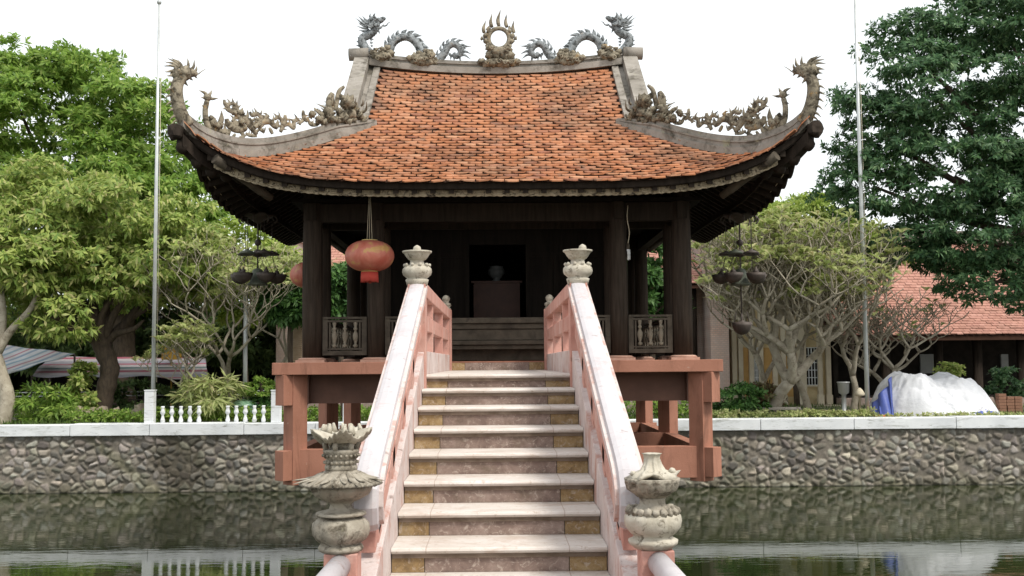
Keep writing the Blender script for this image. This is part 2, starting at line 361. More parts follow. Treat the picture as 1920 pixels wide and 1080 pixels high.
ad = n.new('ShaderNodeMath'); ad.operation = 'ADD'; l.new(lt.outputs[0], ad.inputs[0]); l.new(gt.outputs[0], ad.inputs[1])
c = mixc(n, l, ad.outputs[0], cen, och)
c = mixc(n, l, ramp(n, l, noise(n, l, tc, 22, 6, .75, 1.2), [(.54, (0,0,0)), (.64, (.65,.65,.65))]), c, (.50,.43,.37))
c = mixc(n, l, ramp(n, l, noise(n, l, tc, 4, 5, .7), [(.54, (0,0,0)), (.74, (.7,.7,.7))]), c, (.10,.075,.045))
c = mixc(n, l, ln, c, (.05,.035,.02)); l.new(c, b.inputs['Base Color']); b.inputs['Roughness'].default_value = .75
bu = n.new('ShaderNodeBump'); bu.inputs['Strength'].default_value = .4; bu.inputs['Distance'].default_value = .006
l.new(noise(n, l, tc, 40, 6), bu.inputs['Height']); l.new(bu.outputs[0], b.inputs['Normal'])
NOS = pm('nosing_shadow_brown', (.10,.072,.05), (.20,.155,.12), 8, .85, .2)  # dark brown paints in the shadow below each tread nosing
st = thing('stone_staircase', (0, Y0, 0), 'marble staircase with pink and white balustrades rising to the pavilion', 'staircase')
NS = 8
def tread_profile(mb, y0, y1, z, hw):     # rounded nosing at the y0 side
    pr = [(y1, z-.036), (y0+.015, z-.036), (y0+.002, z-.029), (y0-.004, z-.018), (y0+.002, z-.007), (y0+.015, z), (y1, z)]
    mb.prism([(-hw, a, c_) for a, c_ in pr], (2*hw, 0, 0))
for k in range(NS+1):
    yk = Y0-T*k; z = stairz(k); y1 = (yk+T+.0) if k else 14.56
    s_ = MB(); tread_profile(s_, yk, y1+.028 if k else y1, z, HW-.002)
    if k: 
        tr = s_.build('tread', tread_m, st)
    else:
        tr = s_.build('landing', tread_m, st)
    zb = stairz(k+1) if k < NS else G-.1
    s_ = MB(); s_.box(-HW+.004, HW-.004, yk+.030, yk+.09, zb+.001, z-.062); s_.build('riser', riser_m, st)
    s_ = MB(); s_.box(-HW+.006, HW-.006, yk+.016, yk+.085, z-.062, z-.037); s_.build('nosing_strip', NOS, tr)
s_ = MB(); s_.box(-HW+.004, HW-.004, 14.50, 14.58, ZL+.001, SLAB-.02); s_.build('riser', riser_m, st)
# body under stairs: sloping concrete, sides terracotta
s_ = MB()
zb_ = lambda Y: stairz((Y0-Y)/T)
s_.prism([(-.78, 9.56, ZL-.19), (-.78, 14.48, ZL-.19), (-.78, 14.48, ZL-.45), (-.78, 9.4, ZL-.45), (-.78, 5.3, G-.3), (-.78, 5.0, G-.3), (-.78, 5.1, zb_(5.1)-RI-.03)], (1.56, 0, 0))
s_.build('stair_body', RAILP, st)
ZRT = E+.72                               # top of the level handrail
SL = .36
yN = 9.45                                 # newel
def railz(Y): return ZRT-SL*(yN-Y)
for sgn in (-1, 1):
    X = lambda a: sgn*a
    def bx(m, a0, a1, *r, mat=0): m.box(min(X(a0), X(a1)), max(X(a0), X(a1)), *r, mat)
    # sloping hand rail, moulded
    hr = MB(); yE_ = 5.98
    path = [(yN+.04, railz(yN+.04))]+[(yN-(yN-yE_)*i/8, railz(yN-(yN-yE_)*i/8)) for i in range(9)]+[(5.86, railz(5.98)-.06), (5.78, railz(5.98)-.14), (5.76, railz(5.98)-.24), (5.79, railz(5.98)-.33), (5.86, railz(5.98)-.37)]
    cs = [(-.088, -.085), (-.088, -.035), (-.066, -.032), (-.060, -.006), (-.035, .004), (0, .008), (.035, .004), (.060, -.006), (.066, -.032), (.088, -.035), (.088, -.085)]
    Pn = np.zeros((len(path), len(cs), 3))
    for i, (yy, zz) in enumerate(path):
        a = path[max(i-1, 0)]; c_ = path[min(i+1, len(path)-1)]; d = np.array([c_[0]-a[0], c_[1]-a[1]]); d /= np.linalg.norm(d)
        nrm = np.array([d[1], -d[0]]);  nrm = nrm if nrm[1] > 0 or i > 10 else -nrm
        if i <= 9: nrm = np.array([-.0, 1.0])*1
        for j, (u_, v_) in enumerate(cs):
            Pn[i, j] = (X(.712)+u_, yy+nrm[0]*v_, zz+nrm[1]*v_)
    hr.grid(Pn, 0, False); nf = len(cs)-1; hr.m = [1 if (q % nf) in (0, 1, 8, 9) else 0 for q in range(len(hr.m))]; 
    idx = len(hr.v)-len(cs); hr.f.append(tuple(range(idx, idx+len(cs)))); hr.m.append(0); hr.s.append(False)
    h_o = hr.build('handrail', [RAILW, CURB], st, bevel=0)
    # under-rail board, mid rail, curb on the slope
    bo = MB(); bo.beam((X(.712), yN, railz(yN)-.085), (X(.712), 5.9, railz(5.9)-.085), .13, .12); bo.build('under_rail', RAILP, st, bevel=.004)
    bo = MB(); bo.beam((X(.725), yN, railz(yN)-.36), (X(.725), 5.9, railz(5.9)-.36), .10, .11); bo.build('middle_rail', RAILP, st, bevel=.004)
    cu = MB(); cu.beam((X(.735), 9.42, ZL+.21), (X(.735), 5.0, ZL+.21-.333*4.42), .168, .62); cu.build('curb', CURB, st, bevel=.006)
    for yy in (8.55, 7.75, 6.95, 6.15):
        po = MB(); po.box(X(.725)-.05, X(.725)+.05, yy-.07, yy+.07, zb_(yy)+.05, railz(yy-.07)-.19); po.build('post', RAILP, st, bevel=.004)
    # newel at the top of the flight
    ne = MB(); ne.box(X(.715)-.078, X(.715)+.078, yN-.06, yN+.10, ZL-.2, ZRT-.02); ne.build('newel', RAILP, st, bevel=.006)
    fi = MB(); c0 = (X(.715), yN+.01, ZRT+.0)
    pet = lambda n_, am, rows: (lambda i, r, z, th: (r*(1+(am*abs(cos(n_*th/2)) if i in rows else 0)), z))
    prof = [(.09, -.03), (.098, 0), (.103, .02), (.088, .03), (.10, .042), (.118, .062), (.126, .09), (.122, .118), (.105, .138), (.085, .148), (.066, .155), (.060, .185), (.066, .196), (.078, .20), (.095, .222), (.110, .245), (.118, .258), (.130, .262), (.132, .276), (.118, .278), (.10, .272), (.03, .268)]
    fi.lathe(c0, prof, 32, pet(10, .05, range(5, 9)))
    for q in range(10):
        th = 2*pi*q/10; fi.lump((c0[0]+.108*cos(th), c0[1]+.108*sin(th), c0[2]+.15), .017, .1, 2, 0, 8)
    fi.lathe((c0[0]+(0 if sgn < 0 else .045), c0[1], c0[2]+.265), [(.005, 0), (.028, .008), (.036, .028), (.030, .050), (.012, .062), (.004, .066)], 16)
    fi.build('finial', FINIAL, st)
    # level balustrade beside the landing
    lv = MB(); lv.beam((X(.70), yN+.1, ZRT-.005), (X(.70), 14.3, ZRT-.005), .13, .13); lv.build('handrail', RAILP, st, bevel=.008)
    lv = MB(); lv.beam((X(.70), yN+.1, ZRT-.28), (X(.70), 14.3, ZRT-.28), .085, .14); lv.build('middle_rail', RAILP, st, bevel=.004)
    lv = MB(); lv.box(X(.735)-.084, X(.735)+.084, yN+.0, 14.5, ZL-.35, ZL+.21); lv.build('curb', CURB, st, bevel=.006)
    for yy in (9.8, 10.75, 12.6, 14.2):
        po = MB(); po.box(X(.70)-.048, X(.70)+.048, yy-.05, yy+.05, ZL+.2, ZRT-.12); po.build('post', RAILP, st, bevel=.004)
    ne = MB(); ne.box(X(.70)-.075, X(.70)+.075, 14.33, 14.5, ZL-.2, ZRT-.0); ne.build('newel', RAILP, st, bevel=.006)
    fi = MB(); fi.lathe((X(.70), 14.42, ZRT), [(.06, -.01), (.065, .02), (.05, .03), (.07, .055), (.065, .08), (.035, .10), (.05, .13), (.055, .16), (.03, .19), (.005, .20)], 20); fi.build('finial', URN, st)
    # bottom newel block and the level wing rail towards the visitor
    zU = U(640, 1032, 5.62)[2]
    ne = MB(); ne.box(X(.812)-.085, X(.812)+.085, 5.53, 5.71, G-.1, zU-.005); ne.build('newel', RAILP, st, bevel=.006)
    wr = MB(); wr.box(X(.82)-.035, X(.82)+.035, 2.2, 5.53, G-.1, zU-.11); wr.build('wing_panel', RAILP, st)
    wr = MB(); wr.tube([(X(.815), 5.56, zU-.065), (X(.82), 4.9, zU-.065), (X(.835), 3.8, zU-.065), (X(.86), 2.2, zU-.065)], [.058]*4, 20); wr.build('wing_rail', RAILW, st)
# big urns
def petmod(spec):
    def f(i, r, z, th):
        for rows, n_, am, zz in spec:
            if i in rows: return r*(1+am*abs(cos(n_*th/2))), z+zz*abs(cos(n_*th/2))
        return r, z
    return f
zU = U(640, 1032, 5.62)[2]
ul = thing('stone_urn', (-.822, 5.62, zU), 'mossy stone urn with pleated leaf skirt at the foot of the left handrail', 'urn', 'stone urns at the foot of the stairs')
s_ = MB(); c0 = (-.822, 5.62, zU)
s_.lathe(c0, [(.085,-.01),(.11,.0),(.118,.015),(.11,.03),(.095,.035),(.118,.055),(.135,.08),(.140,.11),(.136,.14),(.12,.165),(.10,.18)], 48, petmod([(range(5, 9), 10, .085, 0)]))
s_.build('bulb', URN, ul)
s_ = MB(); s_.lathe(c0, [(.10,.176),(.132,.184),(.129,.196),(.09,.203),(.062,.215),(.055,.235),(.070,.250),(.098,.262),(.128,.285),(.145,.312),(.150,.332),(.11,.342)], 48, petmod([(range(8, 11), 12, .11, 0)]))
s_.build('bowl', URN, ul)
s_ = MB(); s_.lathe(c0, [(.13,.338),(.165,.336),(.200,.333),(.190,.345),(.150,.365),(.115,.388),(.09,.405),(.08,.415)], 96, petmod([((1, 2, 3), 40, .10, .012), ((4, 5), 40, .07, .008)]))
for q in range(22):
    th = 2*pi*q/22+.1; d = np.array([cos(th), sin(th), 0]); L = .205+.02*(q % 3 == 0) if q not in (10, 11, 12) else .25
    pts = [np.array(c0)+d*.10+np.array([0, 0, .402]), np.array(c0)+d*.15+np.array([0, 0, .375]), np.array(c0)+d*L+np.array([0, 0, .352+.012*(q % 2)])]
    FL = .3; s_.tube(cr(pts, 4), [.012, .016, .018, .020, .02, .018, .015, .01, .004], 8, flat=(0, 0, 1)); FL = .5
s_.build('leaf_skirt', URN, ul)
s_ = MB(); s_.lathe(c0, [(.08,.41),(.085,.425),(.082,.44),(.075,.442),(.084,.447),(.084,.462),(.076,.468),(.088,.476),(.092,.505),(.095,.512),(.09,.52),(.075,.522)], 48, petmod([((7, 8), 22, -.03, 0), ((5, 6), 22, -.03, 0)]))
for q in range(6):
    th = 2*pi*q/6+.3; s_.tube([(c0[0]+.078*cos(th), c0[1]+.078*sin(th), c0[2]+.515), (c0[0]+.088*cos(th), c0[1]+.088*sin(th), c0[2]+.56)], .014, 8)
s_.lathe(c0, [(.05,.515),(.045,.56)], 16)
for q in range(22):
    th = 2*pi*q/22
    for zq, rq in ((.455, .086), (.49, .094)): s_.lump((c0[0]+rq*cos(th), c0[1]+rq*sin(th), c0[2]+zq), .0085, 0, 2, 0, 6)
s_.build('neck', URN, ul)
s_ = MB()
s_.lathe(c0, [(.05,.553),(.09,.558),(.12,.575),(.145,.598),(.150,.606),(.135,.604),(.10,.596),(.05,.60),(.02,.61)], 64, lambda i, r, z, th: (r*(1+.10*cos(5*th+.6)*(i > 1)*(i < 7)), z+(.022*cos(5*th+.6)+.010*cos(34*th))*(1 < i < 7)))
for q in range(12):
    th = rng.random()*6.28; rr = .05+.06*rng.random(); s_.tube([(c0[0]+rr*cos(th), c0[1]+rr*sin(th), c0[2]+.60), (c0[0]+rr*.9*cos(th+.1), c0[1]+rr*.9*sin(th+.1), c0[2]+.64+.02*rng.random())], [.02, .006], 6)
s_.build('leaf_cup', FINIAL, ul)
ur = thing('stone_urn', (.80, 5.62, zU), 'pale stone urn with crumpled cone leaf lid at the foot of the right handrail', 'urn', 'stone urns at the foot of the stairs')
zz0 = U(1217, 1022, 5.62)[2]; c0 = (.80, 5.62, zU)
s_ = MB(); s_.lathe(c0, [(.075,-.01),(.10,.0),(.125,.022),(.128,.040),(.105,.052),(.098,.06),(.12,.078),(.137,.105),(.142,.14),(.138,.165),(.12,.185),(.095,.195)], 48, petmod([(range(7, 10), 9, .07, 0), ((2, 3), 30, .02, 0)]))
s_.build('bulb', FINIAL, ur)
s_ = MB()
for q in range(20):
    th = 2*pi*q/20; s_.lump((c0[0]+.123*cos(th), c0[1]+.123*sin(th), c0[2]+.190), .022, .3, 3, 0, 8)
s_.lathe(c0, [(.11,.187),(.10,.2),(.08,.21),(.068,.225),(.066,.245),(.072,.258)], 32); s_.build('flower_collar', URN, ur)
s_ = MB(); s_.lathe(c0, [(.06,.255),(.082,.262),(.10,.278),(.122,.30),(.130,.33),(.132,.338),(.142,.340),(.145,.356),(.138,.360),(.12,.358),(.05,.352)], 56, petmod([(range(3, 6), 14, .10, 0), ((6, 7), 40, .012, 0)]))
s_.build('bowl', URN, ur)
s_ = MB(); s_.lathe(c0, [(.115,.358),(.130,.372),(.10,.385),(.062,.40),(.046,.43),(.040,.46),(.044,.478),(.052,.484),(.03,.487),(.01,.485)], 72, lambda i, r, z, th: (r*(1+(.10*cos(3*th+1)+.05*cos(17*th))*(i < 5)+.06*cos(9*th)), z+(.016*cos(4*th+.5))*(i < 2)+.01*cos(th)*(i == 1)))
s_.lump((c0[0]+.10, c0[1]-.03, c0[2]+.395), .018, .2); s_.lump((c0[0]+.115, c0[1]-.02, c0[2]+.385), .016, .2); s_.lump((c0[0]-.105, c0[1]-.04, c0[2]+.385), .014, .2)
s_.build('leaf_lid', FINIAL, ur)
# ================================================================== PAVILION
pg = thing('pavilion', (0, YC, 0), 'timber pavilion on terracotta frame legs over the pond with upswept tiled roof', 'pavilion')
s_ = MB(); s_.box(-3.08, 3.08, 14.6, 20.8, SLABB, SLAB); s_.build('platform', TERRA, pg, bevel=.008)
s_ = MB(); s_.box(-.7, .7, YC-.7, YC+.7, -.4, SLABB-.42); s_.build('central_pillar', TERRA, pg)
LG = 2.80; ys_ = (14.83, YC, 20.57)
gz0 = U(934, 754, 14.9)[2]; lb1 = U(934, 838, 14.9)[2]; lb0 = U(934, 897, 14.9)[2]; lg0 = U(934, 905, 14.8)[2]
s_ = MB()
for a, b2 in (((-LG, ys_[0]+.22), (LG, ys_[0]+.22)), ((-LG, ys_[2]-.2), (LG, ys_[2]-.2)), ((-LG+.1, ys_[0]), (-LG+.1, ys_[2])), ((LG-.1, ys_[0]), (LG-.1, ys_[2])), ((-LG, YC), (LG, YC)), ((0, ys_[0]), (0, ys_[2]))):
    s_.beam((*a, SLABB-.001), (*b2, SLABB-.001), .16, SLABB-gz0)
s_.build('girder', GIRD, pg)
for a, b2 in (((-LG, ys_[0]), (LG, ys_[0])), ((-LG, ys_[2]), (LG, ys_[2])), ((-LG, ys_[0]), (-LG, ys_[2])), ((LG, ys_[0]), (LG, ys_[2])), ((-LG, YC), (LG, YC))):
    s_ = MB(); s_.beam((*a, lb1), (*b2, lb1), .17, lb1-lb0); s_.build('tie_beam', TERRA, pg, bevel=.005)
for ix, x in enumerate((-LG, 0, LG)):
    for iy, y in enumerate(ys_):
        if ix == 1 and iy == 1: continue
        s_ = MB(); q = .117; r2 = q*sqrt(2)
        s_.prism([(x-r2, y, lg0), (x, y-r2, lg0), (x+r2, y, lg0), (x, y+r2, lg0)], (0, 0, SLABB-.002-lg0)); lo = s_.build('leg', TERRA, pg, bevel=.005)
        if ix != 1 and iy != 1:
            dx = -1 if ix == 0 else 1; dy = -1 if iy == 0 else 1
            d = np.array([dx, dy, 0])/sqrt(2); e = np.array([-d[1], d[0], 0])
            for z0, z1 in ((U(934, 757, 14.7)[2], SLABB-.003), (lb0+.02, lb1-.01)):
                s_ = MB(); s_.obox(np.array([x, y, (z0+z1)/2])+d*.06, d*.20, e*.10, (0, 0, (z1-z0)/2)); s_.build('bracket', TERRA, lo, bevel=.005)
# columns
ci = (-2.62, -1.72, 1.72, 2.62); cyy = [YC+v for v in (-2.6, -1.72, 1.72, 2.6)]
ztop = zE+.15
for ix, x in enumerate(ci):
    for iy, y in enumerate(cyy):
        inner = ix in (1, 2) and iy in (1, 2)
        s_ = MB(); r = .142 if ix in (0, 3) and iy in (0, 3) else .125
        zt = ztop-.06+(.3 if (ix in (1, 2) or iy in (1, 2)) else 0)
        s_.lathe((x, y, SLAB+.06), [(r*.96, 0), (r, .6), (r, 1.3), (r*.92, zt-SLAB-.06)], 24)
        co = s_.build('column', COLW, pg)
        s_ = MB(); s_.box(x-.2, x+.2, y-.2, y+.2, SLAB+.001, SLAB+.035); s_.lathe((x, y, SLAB+.034), [(.19, 0), (.2, .012), (.17, .03), (.15, .033)], 24); s_.build('plinth', PLINTH, co)
# beams over the columns
s_ = MB()
for y in cyy: s_.box(-2.75, 2.75, y-.07, y+.07, zE-.32, zE-.06)
for x in ci: s_.box(x-.068, x+.068, cyy[0]-.15, cyy[3]+.15, zE-.30, zE-.055)
s_.build('tie_beams', WOOD, pg)
# balustrades between the outer columns
def balustrade(p, q):
    p = np.array([p[0], p[1], SLAB]); q = np.array([q[0], q[1], SLAB]); d = q-p; L = np.linalg.norm(d); d /= L; e = np.array([-d[1], d[0], 0])
    z0, z1 = .10, .64
    s_ = MB()
    for a, b2, h in ((z1-.03, z1, .045), (z1-.075, z1-.045, .028), (z0, z0+.06, .04), (z0+.075, z0+.10, .03)):
        s_.obox(p+d*L/2+np.array([0, 0, (a+b2)/2]), d*L/2, e*h, (0, 0, (b2-a)/2))
    for t in (.035, L-.035): s_.obox(p+d*t+np.array([0, 0, (z0+z1)/2]), d*.035, e*.032, (0, 0, (z1-z0)/2-.002))
    for t in (.10, L-.10): s_.obox(p+d*t+np.array([0, 0, (z0+z1)/2]), d*.012, e*.02, (0, 0, (z1-z0)/2-.06))
    o = s_.build('balustrade', GREYW, pg)
    nb = 3 if L < 1 else 10
    prof = [(.012,0),(.026,.02),(.028,.04),(.012,.055),(.022,.10),(.032,.15),(.028,.19),(.012,.24),(.024,.255),(.024,.27),(.013,.285),(.02,.32),(.024,.345),(.02,.36)]
    for i in range(nb):
        t = L*(i+1)/(nb+1) if nb > 3 else L*(.5+(i-1)*.24)
        s_ = MB(); s_.lathe(p+d*t+np.array([0, 0, z0+.10]), [(r*1.25, z*1.03) for r, z in prof], 14); s_.build('baluster', BALW, o)
gp = .13
for (x0, x1) in ((-2.62+gp+.02, -1.72-gp), (1.72+gp, 2.62-gp-.02)):
    balustrade((x0, cyy[0]), (x1, cyy[0])); balustrade((x0, cyy[3]), (x1, cyy[3]))
balustrade((-1.72+gp, cyy[0]), (-.95, cyy[0])); balustrade((.95, cyy[0]), (1.72-gp, cyy[0]))
for x in (-2.62, 2.62):
    balustrade((x, cyy[0]+gp), (x, cyy[1]-gp)); balustrade((x, cyy[1]+gp), (x, cyy[2]-gp)); balustrade((x, cyy[2]+gp), (x, cyy[3]-gp))
# stepped timber barrier in the entrance
s_ = MB(); yb = cyy[0]+.10
for (z0, z1, yo) in ((.54, .62, 0), (.46, .535, .05), (.30, .455, .08), (.235, .295, .02), (.17, .23, .07)):
    s_.box(-1.0, 1.0, yb+yo, yb+.14+yo, SLAB+z0, SLAB+z1)
s_.box(-1.0, 1.0, yb+.30, yb+.34, SLAB+.01, SLAB+.18)
s_.build('threshold_barrier', GREYW, pg, bevel=.008)
# shrine room
s_ = MB(); yw_ = cyy[1]; ht = zE-.3
def panels(mb, p, q, n_, z0, z1):
    p = np.array([p[0], p[1], 0.]); q = np.array([q[0], q[1], 0.]); d = q-p; L = np.linalg.norm(d); d /= L; e = np.array([-d[1], d[0], 0])
    mb.obox((p+q)/2+np.array([0, 0, (z0+z1)/2]), d*L/2, e*.02, (0, 0, (z1-z0)/2))
    for i in range(n_+1): mb.obox(p+d*L*i/n_+np.array([0, 0, (z0+z1)/2]), d*.035, e*.045, (0, 0, (z1-z0)/2))
    for z in (z0+.05, lerp(z0, z1, .3), lerp(z0, z1, .8)): mb.obox((p+q)/2+np.array([0, 0, z]), d*L/2, e*.038, (0, 0, .04))
panels(s_, (-1.72, yw_), (-.46, yw_), 3, SLAB, ht); panels(s_, (.46, yw_), (1.72, yw_), 3, SLAB, ht)
panels(s_, (-1.72, yw_), (-1.72, cyy[2]), 5, SLAB, ht); panels(s_, (1.72, yw_), (1.72, cyy[2]), 5, SLAB, ht); panels(s_, (-1.72, cyy[2]), (1.72, cyy[2]), 5, SLAB, ht)
s_.box(-.5, .5, yw_-.03, yw_+.03, ht-.25, ht)
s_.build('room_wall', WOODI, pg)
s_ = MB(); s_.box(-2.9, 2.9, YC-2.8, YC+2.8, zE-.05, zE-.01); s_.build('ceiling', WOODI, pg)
al = MB(); ya = 17.0; z1 = U(934, 527, ya)[2]
al.box(-.385, .355, ya, ya+.5, SLAB, z1-.03); al.box(-.42, .39, ya-.04, ya+.55, z1-.03, z1); al.box(-.33, .30, ya-.015, ya, SLAB+.15, z1-.12)
al.build('altar_table', ALTAR, org=(0, ya+.25, SLAB), label='red brown altar table inside the dark doorway of the pavilion', cat='altar')
al = MB(); zc = z1
al.lathe((-.02, ya+.2, zc), [(.06,0),(.075,.02),(.05,.04),(.10,.08),(.135,.14),(.13,.20),(.10,.235),(.12,.25),(.11,.255),(.02,.25)], 24)
al.build('incense_burner', pm('pewter', (.09,.10,.10), (.14,.15,.15), 5, .5), org=(-.02, ya+.2, zc), label='grey round incense burner standing on the altar table', cat='incense burner')
# ------------------------------------------------------------------ roof surface
v1, v2, v3 = 0., 2.4, HALF
A2 = np.linalg.solve(np.array([[1, v, v*v] for v in (v1, v2, v3)]), np.array([zR, zM, zE]))
def Bh(d): return A2[0]+A2[1]*d+A2[2]*d*d
LIFT = .84
def rz(x, y):
    u = abs(x); v = abs(y-YC); z = Bh(v) if u < 2.1 and v < 1.95 else Bh(max(u, v))
    z += LIFT*((u/HALF)*(v/HALF))**5 if u*v > 0 else 0
    if v < 2.2 and u < 2.3: z += .13*(u/2.1)**2*(1-v/2.2)
    return z
def slope_pt(side, a, d, dz=0):           # side 0 front,1 right,2 back,3 left; a along eave, d distance from centre
    p = {0: (a, YC-d), 1: (d, YC+a), 2: (-a, YC+d), 3: (-d, YC-a)}[side]
    if d > HALF:                           # beyond the eave keep the slope
        k = HALF/d; q = {0: (a, YC-HALF), 1: (HALF, YC+a), 2: (-a, YC+HALF), 3: (-HALF, YC-a)}[side]
        z = rz(*q)+(Bh(d)-Bh(HALF))
    else:
        if side in (1, 3) and d < 2.2: d = 2.2
        z = rz(*p)
    return np.array([p[0], p[1], z+dz])
def slope_pt2(side, a, d, dz=0):
    u, v = (abs(a), d) if side in (0, 2) else (d, abs(a))
    z = Bh(d)
    z += LIFT*((u/HALF)*(v/HALF))**5
    if side in (0, 2) and d < 2.2: z += .13*(min(u, 2.1)/2.1)**2*(1-d/2.2)
    k_ = 1-.05*(1-(a/HALF)**2)*min(1, max(0, (d-2)/2)); p = {0: (a, YC-d), 1: (d*k_, YC+a), 2: (-a, YC+d), 3: (-d*k_, YC-a)}[side]
    return np.array([p[0], p[1], z+dz])
tl = MB(); TWd = .19; rows = 41
for side in range(4):
    d0 = .14 if side in (0, 2) else 2.1
    dr = np.arange(HALF+.03, d0, -.1005)
    for ri, d in enumerate(dr):
        lim = max(1.98, d-.05) if side in (0, 2) else d-.05
        off = (ri % 2)*TWd/2+random.uniform(-.01, .01)
        nT = int(lim/TWd)+2
        for k in range(-nT, nT+1):
            a = k*TWd+off+random.uniform(-.006, .006)
            if abs(a) > lim: continue
            hw = TWd*.475; lf = .034+random.uniform(-.008, .012); dd = d+random.uniform(-.008, .008); tw = random.uniform(-.01, .01)
            up_ = [slope_pt2(side, a+s__*hw, max(dd-.118, .02), .010) for s__ in (-1, 1)]
            lo_ = [slope_pt2(side, a-hw, dd-.060, lf-.012+tw), slope_pt2(side, a-hw*.60, dd-.003, lf+tw*.6), slope_pt2(side, a+hw*.60, dd-.003, lf-tw*.6), slope_pt2(side, a+hw, dd-.060, lf-.012-tw)]
            th_ = np.array([0, 0, .018]); vs = up_+lo_+[p-th_ for p in lo_]
            tl.add(vs, [(0, 2, 3, 4, 5, 1), (2, 6, 7, 3), (3, 7, 8, 4), (4, 8, 9, 5), (2, 0, 6), (5, 9, 1)])
tl.build('roof_tiles', TILE, pg)
# bedding below tiles, soffit, gables
bd = MB(); so_ = MB(); ra = MB()
for side in range(4):
    for m_, dz, d1 in ((bd, -.012, HALF-.03), (so_, -.11, HALF-.06)):
        d0 = 0. if side in (0, 2) else 2.0
        ds = np.linspace(d0, d1, 24); 
        Pg = np.array([[slope_pt2(side, t*(max(2.0, d) if side in (0, 2) else d), d, dz) for t in np.linspace(-1, 1, 41)] for d in ds])
        m_.grid(Pg if side in (0, 1, 2, 3) else Pg)
    for a in np.arange(-3.95, 3.96, .24):  # rafters under the eaves
        ra = MB(); d0 = max(2.4, abs(a)+.05)
        if d0 > HALF-.25: continue
        pts = [slope_pt2(side, a, lerp(d0, HALF-.10, t), -.112) for t in np.linspace(0, 1, 5)]
        for i in range(4): ra.beam(pts[i], pts[i+1], .07, .07)
        ra.build('rafter', WOOD, pg)
bd.build('tile_bedding', TILEBACK, pg); so_.build('soffit', WOOD, pg)
for sg in (-1, 1):
    gb = MB(); x = sg*2.02; pts = [(x, YC+v, rz(1.9, YC+v)-.05) for v in np.linspace(-1.94, 1.94, 13)]
    gb.prism(pts+[(x, YC+1.94, Bh(2.05)-.05), (x, YC-1.94, Bh(2.05)-.05)], (sg*.05, 0, 0)); gb.build('gable', RIDGE, pg)
# eave board, wire and carved fascia
def strip(m_, side, d, z0, z1, th, lim, n_=60, scal=0, mat=0, per=.16):
    sA = np.linspace(-lim, lim, n_+1)
    for i in range(n_):
        a0, a1 = sA[i], sA[i+1]
        p = slope_pt2(side, a0, d); q = slope_pt2(side, a1, d); nrm = {0: (0, 1, 0), 1: (-1, 0, 0), 2: (0, -1, 0), 3: (1, 0, 0)}[side]; nrm = np.array(nrm)*th
        s0 = s1 = 0
        if scal: s0 = scal*abs(sin(pi*a0/per)); s1 = scal*abs(sin(pi*a1/per))
        T_ = np.array([0, 0, 1.])
        vs = [p+T_*(z0-s0), q+T_*(z0-s1), q+T_*z1, p+T_*z1]; vs += [v+nrm for v in vs]
        m_.add(vs, [(0,1,2,3),(7,6,5,4),(3,2,6,7),(4,5,1,0)]+([(0,3,7,4)] if i == 0 else [])+([(1,5,6,2)] if i == n_-1 else []), mat)
for side, nm in enumerate(('front', 'right', 'back', 'left')):
    sd2 = side in (1, 3)
    s_ = MB(); strip(s_, side, HALF-(.02 if sd2 else .09), -.085 if sd2 else -.125, -.02, .05, HALF-.06, 260 if sd2 else 70, .07 if sd2 else 0, per=.27); eb = s_.build('eave_board', WOOD, pg)
    dF = HALF-(.40 if sd2 else .17); s_ = MB(); strip(s_, side, dF, -.235, -.118, .03, HALF-.42, 320, .011, per=.10)
    fb = s_.build('carved_fascia', WOOD if sd2 else CARVE, pg)  # side fascia and fretwork coloured dark to carry the shade under the corners
    s_ = MB(); L_ = HALF-.5; a = -L_; k = 0      # fretwork relief
    nrm = np.array({0: (0, -1, 0), 1: (1, 0, 0), 2: (0, 1, 0), 3: (-1, 0, 0)}[side]); tg = np.array({0: (1, 0, 0), 1: (0, 1, 0), 2: (-1, 0, 0), 3: (0, -1, 0)}[side])
    while a < L_:
        p = slope_pt2(side, a, dF)+nrm*.004+np.array([0, 0, -.178])
        dz_ = (slope_pt2(side, a+.05, dF)-slope_pt2(side, a-.05, dF)); t3 = dz_/np.linalg.norm(dz_); u3 = np.cross(nrm, t3); u3 = u3 if u3[2] > 0 else -u3
        sg = 1 if k % 2 else -1; h = .034
        for (c1, c2, w1, w2) in ((0, h, .05, .006), (0, -h*sg*.2, .03, .006), (-.045*sg, 0, .006, h), (.03*sg, -.012, .006, h*.6), (-.01*sg, -h, .04, .006), (.055, 0, .004, h)):
            s_.obox(p+t3*c1+u3*c2, t3*w1, nrm*.012, u3*w2)
        a += .135; k += 1
    s_.build('fretwork', WOOD if sd2 else CARVE, fb)
    s_ = MB(); s_.tube([slope_pt2(side, a, HALF-.145, -.112)+nrm*.02 for a in np.linspace(-HALF+.45, HALF-.45, 50)], .007, 6); s_.build('wire', CREAM, eb)
